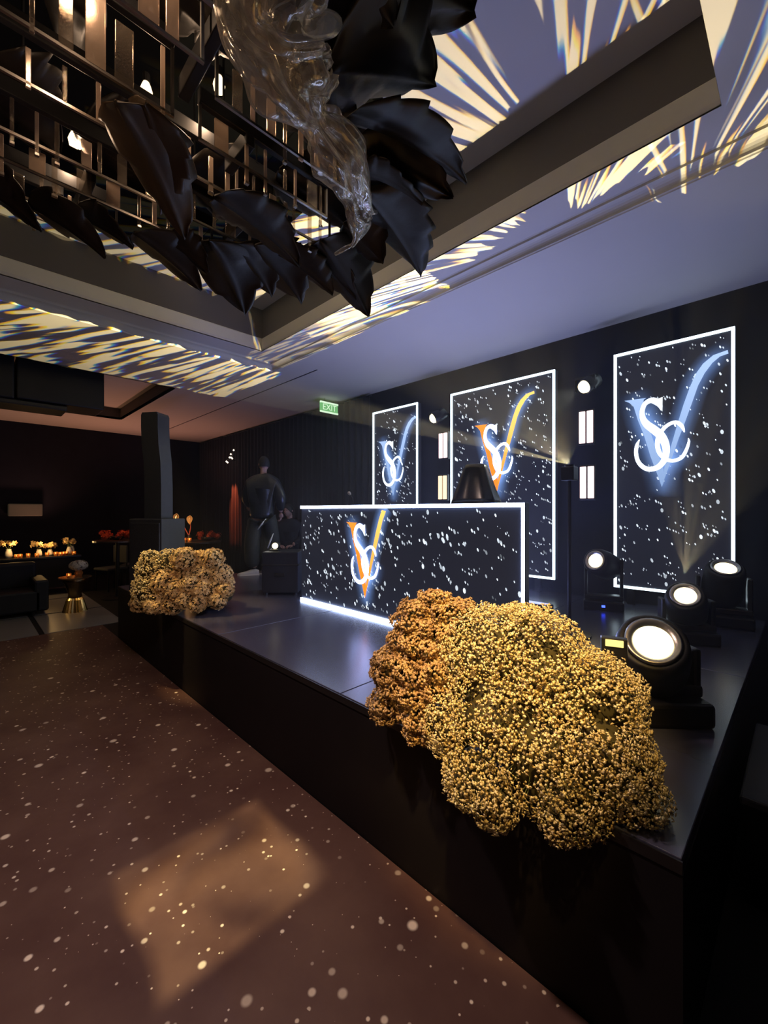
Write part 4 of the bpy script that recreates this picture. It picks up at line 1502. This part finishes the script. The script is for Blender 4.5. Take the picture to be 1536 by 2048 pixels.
# person farther back on the floor, facing the camera
p2 = at_fwd(577, 1022, 7.6)
pb_ = thing('person', 'person in black shirt standing on the floor behind the black flight case', 'person', (p2.x, p2.y, 0.0), math.radians(45))
b2 = [(x, y, z * 0.985 - 0.02, r) for x, y, z, r in body]
b2[6:8] = [(-0.24, -0.02, 1.16, 0.05), (-0.12, -0.20, 1.05, 0.036)]
b2[9:11] = [(0.24, -0.02, 1.16, 0.05), (0.12, -0.20, 1.05, 0.036)]
skin_mesh('body', b2, ed, M_skin, pb_)
sk_head(pb_, (0.0, 0.0, 1.66), math.radians(-25), M_hair)
j2 = [(x, y, z - 0.03, r) for x, y, z, r in jk]
j2[5:7] = [(-0.25, -0.02, 1.16, 0.07), (-0.13, -0.19, 1.05, 0.05)]
j2[8:10] = [(0.25, -0.02, 1.16, 0.07), (0.13, -0.19, 1.05, 0.05)]
skin_mesh('shirt', j2, [(0, 1), (1, 2), (2, 3), (2, 4), (4, 5), (5, 6), (2, 7), (7, 8), (8, 9)], M_shirt, pb_, 1)
skin_mesh('trousers', [(x, y, z - 0.02, r) for x, y, z, r in tr], [(0, 1), (1, 2), (2, 3), (0, 4), (4, 5), (5, 6)], M_pants, pb_)
hand(pb_, (-0.12, -0.20, 1.04), (0.5, -0.5, 0.0), (0, 0, 1))
hand(pb_, (0.12, -0.20, 1.04), (-0.5, -0.5, 0.0), (0, 0, 1))
shoe(pb_, (-0.13, 0.0, 0.0), math.radians(-100), M_black2)
shoe(pb_, (0.14, 0.06, 0.0), math.radians(-80), M_black2)

# flight case and the little lamp on it
fc = at_fwd(568, 1150, 5.05)
cs = thing('flight_case', 'black cube flight case on the stage left of the desk', 'case', (fc.x, fc.y, ZST), math.radians(45))
MB().cbox(-0.21, 0.21, -0.20, 0.20, 0.03, 0.50, 0.01).build('body', M_case, cs)
MB().cbox(-0.215, 0.215, -0.205, 0.205, 0.34, 0.36, 0.004).build('lid_seam', M_black, cs)
for sx in (-1, 1):
    for sy in (-1, 1):
        MB().lathe([(0.022, 0), (0.022, 0.032)], 10, (sx * 0.17, sy * 0.16, 0)).build('foot', M_black, cs)
MB().cbox(-0.06, 0.06, -0.215, -0.20, 0.22, 0.26, 0.004).build('handle', M_black2, cs)
lp = at_fwd(549, 1096, 4.98)
pl_ = thing('spotlight', 'small round lit lamp on top of the black flight case', 'spotlight', (lp.x, lp.y, ZST + 0.50), math.radians(45))
hz_ = lp.z - ZST - 0.50
MB().cbox(-0.05, 0.05, -0.04, 0.06, 0, 0.02, 0.004).build('base', M_black, pl_)
hd = MB().lathe([(0.03, -0.09), (0.045, -0.07), (0.048, 0.0), (0.042, 0.006)], 20, (0, 0.03, max(hz_, 0.06)), (0, -1, 0.1)).build('head', M_black, pl_, True)
MB().lathe([(0.036, 0.006), (0.02, 0.014), (0.002, 0.016)], 18, (0, 0.03, max(hz_, 0.06)), (0, -1, 0.1)).build('lens', M_lens, hd, True)
wp = Vector((lp.x, lp.y, ZST + 0.50 + max(hz_, 0.06)))
lamp('case_lamp', 'SPOT', wp + Vector((R2 * 0.03, -R2 * 0.03, 0)), wp + Vector((-0.5, -1.0, -0.05)), 5.0, (1.0, 0.95, 0.75), 0.02, 150, 0.8)

# ------------------------------------------------------------------ column loudspeaker behind the far bouquet
cl = at_fwd(316, 1100, 5.0)
sp = thing('column_loudspeaker', 'tall grey column loudspeaker on a square bass box behind the far bouquet', 'loudspeaker', (cl.x, cl.y, ZST), math.radians(35))
MB().cbox(-0.21, 0.21, -0.21, 0.21, 0.0, 0.885, 0.012).build('bass_box', M_grey, sp)
MB().cbox(-0.19, 0.19, -0.222, -0.20, 0.04, 0.84, 0.008).build('grille', mat('speaker_grille', (0.04, 0.042, 0.05), 0.6, var=0.3, scale=140, bump=0.6), sp)
cb = MB()
for j, (z, dx) in enumerate([(0.885, 0.01), (1.25, 0.01), (1.55, 0.0), (1.75, -0.025), (1.95, -0.035), (2.10, -0.035), (2.13, -0.035)]):
    hw_ = 0.11 if j < 6 else 0.095
    cb.v += [(dx - hw_, -0.10, z), (dx + hw_, -0.10, z), (dx + hw_, 0.10, z), (dx - hw_, 0.10, z)]
for j in range(6):
    for i in range(4):
        cb.f.append((j * 4 + i, j * 4 + (i + 1) % 4, j * 4 + 4 + (i + 1) % 4, j * 4 + 4 + i))
cb.f += [(0, 3, 2, 1), (24, 25, 26, 27)]
cb.build('column', M_grey, sp)

# ------------------------------------------------------------------ far left: tables, flowers, candles, seats
def candle(label, loc, group):
    t = thing('candle_glass', label, 'candle', loc, 0, group)
    MB().lathe([(0.030, 0), (0.034, 0.06), (0.033, 0.075), (0.029, 0.07), (0.026, 0.01)], 14, cap=False).build('glass', M_votive, t, True)
    MB().lathe([(0.022, 0.008), (0.022, 0.035)], 12).build('wax', M_white, t)
    MB().lathe([(0.002, 0.035), (0.009, 0.046), (0.007, 0.058), (0.001, 0.074)], 8).build('flame', M_flame, t, True)
    return t


TBX, TBY0, TBY1, TBZ = -10.4, 0.0, 1.70, 0.76
tb = thing('banquet_table', 'long dark banquet table at far left set with vases and candles', 'table', (TBX - 0.4, 0.85, 0))
MB().cbox(-0.40, 0.40, -1.1, 0.85, TBZ - 0.04, TBZ, 0.006).build('table_top', M_black, tb)
for sx in (-1, 1):
    for y in (-1.0, 0.78):
        MB().box(sx * 0.35 - 0.03, sx * 0.35 + 0.03, y - 0.03, y + 0.03, 0.0, TBZ - 0.04).build('leg', M_black, tb)
MB().box(-0.395, 0.395, -1.08, 0.83, 0.15, TBZ - 0.045).build('tablecloth_drop', M_skirt, tb)


def vase(label, loc, h, r, style, rs):
    t = thing('flower_vase', label, 'vase', loc)
    MB().lathe([(r * 0.7, 0), (r, h * 0.3), (r * 0.85, h * 0.7), (r * 0.6, h * 0.92), (r * 0.7, h)], 18).build('vessel', M_white, t, True)
    q = random.Random(rs)
    for i in range(style):
        a = q.uniform(0, 6.28)
        l_ = q.uniform(0.7, 1.2) * h + 0.04
        tip = Vector((math.cos(a) * l_ * 0.5, math.sin(a) * l_ * 0.5, h + l_ * 0.6))
        MB().tube([(0, 0, h * 0.9), tip * 0.6 + Vector((0, 0, h * 0.4)), tip], 0.004, 5).build('stem', M_stem, t)
        V, F = scatter(np.array([tip[:]] * 14) + rng.normal(0, 0.02, (14, 3)), rng.normal(0, 1, (14, 3)) + np.array((0.6, -0.6, 0.4)), rng.uniform(0.018, 0.032, 14), 1, rng)
        np_mesh('blossom', V, F, M_hyd, t)
    return t


vase('white vase with pale blossoms at the left picture edge', (TBX - 0.18, 0.60, TBZ), 0.17, 0.06, 7, 1)
vase('white jug with branching stems in the middle of the long table', (TBX - 0.15, 1.04, TBZ), 0.14, 0.05, 4, 2)
vase('low white vase with round ring blossoms on the long table', (TBX - 0.25, 1.22, TBZ), 0.12, 0.05, 6, 3)
vase('cream vase with drooping blossoms at the right end of the long table', (TBX - 0.20, 1.53, TBZ), 0.16, 0.06, 7, 4)
vase('squat pale vase beside the drooping one on the long table', (TBX - 0.58, 1.62, TBZ), 0.15, 0.055, 4, 5)
for i, y in enumerate((0.70, 0.76, 0.88, 1.00, 1.16, 1.30, 1.36, 1.42, 1.47, 1.58)):
    candle('lit amber candle glass on the long far left table', (TBX - 0.06 - 0.05 * (i % 3), y, TBZ), 'candle glasses on the long table')
lamp('table_candle_light', 'POINT', (TBX + 0.02, 1.15, TBZ + 0.28), None, 6.0, (1.0, 0.6, 0.22), 0.05)
lamp('table_candle_light_b', 'POINT', (TBX + 0.0, 0.65, TBZ + 0.28), None, 4.0, (1.0, 0.6, 0.22), 0.05)


def high_table(label, loc, r=0.42, h=1.10):
    t = thing('cocktail_table', label, 'table', loc)
    MB().lathe([(r, h - 0.03), (r, h)], 32).build('table_top', mat('dark_wood', (0.06, 0.04, 0.03), 0.3, var=0.2), t)
    MB().lathe([(0.035, 0.02), (0.035, h - 0.03)], 14).build('post', M_black, t)
    MB().lathe([(0.26, 0), (0.26, 0.012), (0.04, 0.03)], 24).build('base', M_black, t)
    return t


def red_posy(label, loc, n, rs, spread=0.22):
    t = thing('red_flower_bowl', label, 'flowers', loc)
    MB().lathe([(0.06, 0), (0.11, 0.03), (0.13, 0.07), (0.12, 0.07), (0.05, 0.02)], 18, cap=False).build('bowl', M_black, t, True)
    q = np.random.default_rng(rs)
    for i in range(n):
        c_ = np.array((q.uniform(-spread, spread), q.uniform(-spread, spread), q.uniform(0.07, 0.15)))
        P_ = c_ + q.normal(0, 0.022, (26, 3))
        V, F = scatter(P_, P_ - c_ + np.array((0, 0, 0.02)), q.uniform(0.02, 0.035, 26), 1, q)
        np_mesh('blossom', V, F, M_redfl, t)
    return t


t1 = at_fwd(235, 1080, 8.0)
high_table('round cocktail table carrying red flowers left of the loudspeaker', (t1.x, t1.y, 0), 0.40, t1.z)
red_posy('low bowl of red flowers on the table left of the loudspeaker', (t1.x, t1.y, t1.z + 0.003), 16, 3)
lamp('red_table_light', 'SPOT', (t1.x + 0.3, t1.y - 0.2, 2.6), (t1.x, t1.y, t1.z), 20, (1.0, 0.28, 0.10), 0.03, 34, 0.5)
t2 = at_fwd(390, 1082, 7.9)
high_table('round cocktail table with anthuriums right of the loudspeaker', (t2.x, t2.y, 0), 0.45, t2.z)
red_posy('low bowl of red flowers beside the anthuriums', (t2.x + 0.10, t2.y + 0.20, t2.z + 0.003), 10, 5, 0.14)
for i, (a, b) in enumerate(((357, 0), (369, 1), (379, 0))):
    q = at_fwd(a, 1080, 7.62 + 0.05 * b)
    candle('lit amber candle glass at the foot of the anthuriums', (q.x, q.y, t2.z), 'candle glasses by the anthuriums')
lamp('anthurium_light', 'POINT', tuple(at_fwd(366, 1066, 7.45)), None, 2.6, (1.0, 0.5, 0.18), 0.04)
an = thing('anthurium_vase', 'two glowing anthurium blooms on red stems above the candles', 'flowers', (*at_fwd(378, 1080, 7.85)[:2], t2.z))
AO = Vector(an.location)
MB().lathe([(0.04, 0), (0.055, 0.04), (0.03, 0.10), (0.035, 0.12)], 16).build('vase', M_black, an, True)
for (tx_, ty_, mx_, my_) in ((354, 1036, 366, 1050), (381, 1040, 381, 1056)):
    a = Vector((0, 0, 0.10))
    tip = at_fwd(tx_, ty_, 7.85) - AO
    mid = at_fwd(mx_, my_, 7.85) - AO
    MB().tube([a, mid, tip], 0.009, 6).build('stem', mat('red_stem', (0.6, 0.12, 0.08), 0.4), an)
    sp_ = MB()
    vs_ = []
    for i in range(9):
        s_ = i / 8
        wv = 0.055 * math.sin(math.pi * s_ ** 0.7) + 0.003
        for k in range(-3, 4):
            q = k / 3
            vs_.append(tip + Vector((R2 * q * wv, R2 * q * wv, 0.085 - 0.17 * s_)) + Vector((R2, -R2, 0)) * (0.03 * q * q + 0.04 * s_ * (1 - s_)))
    sp_.add(vs_, [(i * 7 + k, i * 7 + k + 1, i * 7 + k + 8, i * 7 + k + 7) for i in range(8) for k in range(6)])
    fl_ = sp_.build('spathe', mat('amber_spathe', (0.95, 0.60, 0.28), 0.35, var=0.1), an, True)
    so = fl_.modifiers.new('thickness', 'SOLIDIFY')
    so.thickness = 0.006
    MB().tube([tip + Vector((0.02, -0.02, 0.04)), tip + Vector((0.05, -0.05, -0.02))], [0.006, 0.003], 6).build('spadix', M_gold, fl_)
lamp('anthurium_spot', 'SPOT', tuple(at_fwd(360, 900, 7.2)), tuple(at_fwd(370, 1042, 7.85)), 34, (1.0, 0.62, 0.28), 0.02, 18, 0.5)

# gold pleated side table with a posy
gp = at_fwd(150, 1222, 6.9)
gt = thing('gold_side_table', 'hourglass side table with pleated gold foot on the grey tiles', 'side table', (gp.x, gp.y, 0))
MB().lathe([(0.17, 0.0), (0.165, 0.01), (0.115, 0.20), (0.09, 0.24)], 44, rib=0.05, ribn=22).build('pleated_foot', M_gold, gt)
MB().lathe([(0.10, 0.24), (0.09, 0.30), (0.14, 0.46), (0.19, 0.56)], 32).build('bowl', mat('smoked_bronze', (0.16, 0.10, 0.05), 0.25, metal=0.8), gt, True)
MB().lathe([(0.22, 0.56), (0.22, 0.575)], 36).build('table_top', M_glass, gt)
lamp('gold_table_spot', 'SPOT', (gp.x + 0.7, gp.y - 0.5, 1.2), (gp.x + 0.05, gp.y - 0.03, 0.10), 30, (1.0, 0.75, 0.35), 0.02, 14, 0.4)
po = thing('posy_vase', 'small vase of white blossoms on the gold side table', 'vase', (gp.x, gp.y + 0.05, 0.576))
MB().lathe([(0.04, 0), (0.06, 0.05), (0.04, 0.10), (0.045, 0.11)], 16).build('vessel', M_votive, po, True)
P_, d_ = ball_points((0, 0, 0.18), (0.13, 0.13, 0.08), 260, rng)
V, F = scatter(P_, d_, rng.uniform(0.015, 0.025, 260), 1, rng)
tag(np_mesh('blossoms', V, F, mat('ivory_petals', (0.6, 0.58, 0.5), 0.7), po), kind='stuff')
cg = at_fwd(143, 1160, 6.75)
candle('single lit candle glass on the gold side table', (gp.x + 0.12, gp.y - 0.10, 0.576), 'candle on the gold table')


def chair(label, loc, rz, group):
    t = thing('chair', label, 'chair', loc, rz, group)
    MB().cbox(-0.22, 0.22, -0.22, 0.22, 0.43, 0.48, 0.015).build('seat', M_grey, t)
    MB().cbox(-0.21, 0.21, 0.19, 0.23, 0.55, 0.92, 0.015).build('backrest', M_grey, t)
    for sx in (-1, 1):
        MB().tube([(sx * 0.19, 0.20, 0), (sx * 0.19, 0.21, 0.9)], 0.013, 8).build('leg', M_black, t)
        MB().tube([(sx * 0.19, -0.19, 0), (sx * 0.19, -0.19, 0.43)], 0.013, 8).build('leg', M_black, t)
    return t


for i, (px, f, a) in enumerate(((222, 8.8, 0.4), (268, 9.4, -0.5), (432, 7.6, 2.3))):
    q = at_fwd(px, 1150, f)
    chair(('dark dining chair under the left cocktail table', 'dark dining chair nearest the loudspeaker, left side', 'dark chair half hidden right of the far bouquet')[i], (q.x, q.y, 0), a, 'dark chairs at the far tables')
so_ = at_fwd(-60, 1230, 6.3)
sf = thing('sofa', 'low black sofa at the left picture edge', 'sofa', (so_.x, so_.y, 0), math.radians(90))
MB().cbox(-0.8, 0.8, -0.38, 0.38, 0.08, 0.40, 0.03).build('seat_base', M_case, sf)
MB().cbox(-0.8, 0.8, 0.26, 0.44, 0.36, 0.80, 0.05).build('backrest', M_case, sf)
for s_ in (-1, 1):
    MB().cbox(s_ * 0.8 - 0.09, s_ * 0.8 + 0.09, -0.38, 0.42, 0.08, 0.56, 0.03).build('armrest', M_case, sf)
    for yy in (-0.3, 0.3):
        MB().lathe([(0.02, 0), (0.025, 0.085)], 10, (s_ * 0.7, yy, 0)).build('foot', M_black, sf)

# dim drum wall lamp on the far wall
q = ray(51, 1020)
tt = (XL + 0.16) / q.x
wl = thing('wall_lamp', 'dim rectangular wall lamp shade above the long table', 'wall lamp', (XL + 0.005, q.y * tt, EYE + q.z * tt))
MB().box(0.0, 0.03, -0.05, 0.05, -0.06, 0.06).build('back_plate', M_black, wl)
MB().tube([(0.03, 0, 0), (0.10, 0, 0)], 0.012, 8).build('arm', M_black, wl)
MB().cbox(0.06, 0.24, -0.30, 0.30, -0.14, 0.14, 0.02).build('shade', mat('parchment_shade', (0.05, 0.04, 0.03), 0.8, emit=(1.0, 0.75, 0.45), es=0.020), wl)

# boxed black truss hanging in front of the second coffer
bt = thing('black_truss_box', 'black panelled box hung under the ceiling at far left', 'box truss', (-8.05, 0.2, ZS + 0.1))
for i, (a, b) in enumerate(((-2.4, -0.9), (-0.88, 0.30), (0.32, 1.36))):
    MB().cbox(-0.30, 0.30, a, b, -0.60 + 0.012 * i, 0.02, 0.02).build('panel', M_black2, bt)
MB().cbox(-0.26, 0.26, -2.3, 0.9, -0.66, -0.58, 0.02).build('lower_rail', M_black, bt)
for y in (-1.5, 1.0):
    MB().tube([(0, y, 0.0), (0, y, 0.14)], 0.012, 8).build('hanger', M_black, bt)

# curtains on the stage wall left of the screens
def curtain(label, x0, x1, folds, seed, group=None):
    t = thing('curtain', label, 'curtain', ((x0 + x1) / 2, 4.98, 0), 0, group)
    hw_ = (x1 - x0) / 2
    q = random.Random(seed)
    n = folds * 10
    vs_ = []
    ph = q.uniform(0, 6)
    for z in (0.02, 0.9, 1.8, 2.7, ZS - 0.06):
        for i in range(n + 1):
            s_ = i / n
            vs_.append((-hw_ + 2 * hw_ * s_, 0.03 * math.sin(2 * math.pi * folds * s_ + ph + 0.15 * z) + 0.008 * math.sin(23 * s_ + z) - 0.015, z))
    W = n + 1
    fs = [(j * W + i, j * W + i + 1, (j + 1) * W + i + 1, (j + 1) * W + i) for j in range(4) for i in range(n)]
    o = MB().add(vs_, fs).build('cloth', M_curtain, t, True)
    so = o.modifiers.new('thickness', 'SOLIDIFY')
    so.thickness = 0.006
    MB().tube([(-hw_, 0, ZS - 0.05), (hw_, 0, ZS - 0.05)], 0.015, 8).build('rail', M_black, t)
    return t


curtain('black curtain panel in the far left corner of the stage wall', -12.7, -11.2, 9, 1, 'black curtains along the stage wall')
curtain('black curtain washed with red light below the small wall lights', -11.15, -9.65, 9, 2, 'black curtains along the stage wall')
curtain('black curtain panel directly behind the standing person', -9.6, -8.1, 9, 3, 'black curtains along the stage wall')
curtain('black curtain panel left of the exit sign', -8.05, -6.55, 9, 4, 'black curtains along the stage wall')
curtain('black curtain panel between the exit sign and the left screen', -6.5, -5.3, 7, 5, 'black curtains along the stage wall')

# cluster of little lights on an arm above the red curtain
sc2 = thing('wall_sconce', 'sconce of tiny white lights above the red-lit curtain', 'wall lamp', (-10.35, 4.90, 2.95))
MB().tube([(0, 0.10, 0), (0, -0.05, 0), (-0.12, -0.12, 0.02)], 0.01, 8).build('arm', M_black, sc2)
MB().tube([(0, -0.05, 0), (0.16, -0.10, 0.12), (0.25, -0.12, 0.22)], 0.008, 8).build('arm', M_black, sc2)
for (x, y, z) in ((-0.16, -0.12, -0.03), (-0.09, -0.12, -0.06), (0.0, -0.11, 0.06), (0.05, -0.10, 0.14), (0.10, -0.12, 0.05), (0.17, -0.12, 0.02), (0.25, -0.12, 0.22)):
    MB().lathe([(0.003, -0.02), (0.018, -0.01), (0.022, 0.0), (0.012, 0.018), (0.003, 0.028)], 10, (x, y, z)).build('bulb', emat('sconce_bulb', (1.0, 0.8, 0.62), 2.2), sc2, True)

# ------------------------------------------------------------------ thin haze over the stage
hz_m = bpy.data.materials.new('stage_haze')
hz_m.use_nodes = True
nt = hz_m.node_tree
nt.nodes.clear()
vsn = nt.nodes.new('ShaderNodeVolumeScatter')
vsn.inputs['Color'].default_value = (0.95, 0.97, 1.0, 1)
vsn.inputs['Density'].default_value = 0.012
vsn.inputs['Anisotropy'].default_value = 0.35
on = nt.nodes.new('ShaderNodeOutputMaterial')
nt.links.new(vsn.outputs[0], on.inputs['Volume'])
hz_o = MB().box(-7.0, 0.6, 1.46, 4.80, 0.70, 3.66).build('haze', hz_m)
tag(hz_o, 'thin pale haze hanging over the stage', 'haze', kind='stuff')
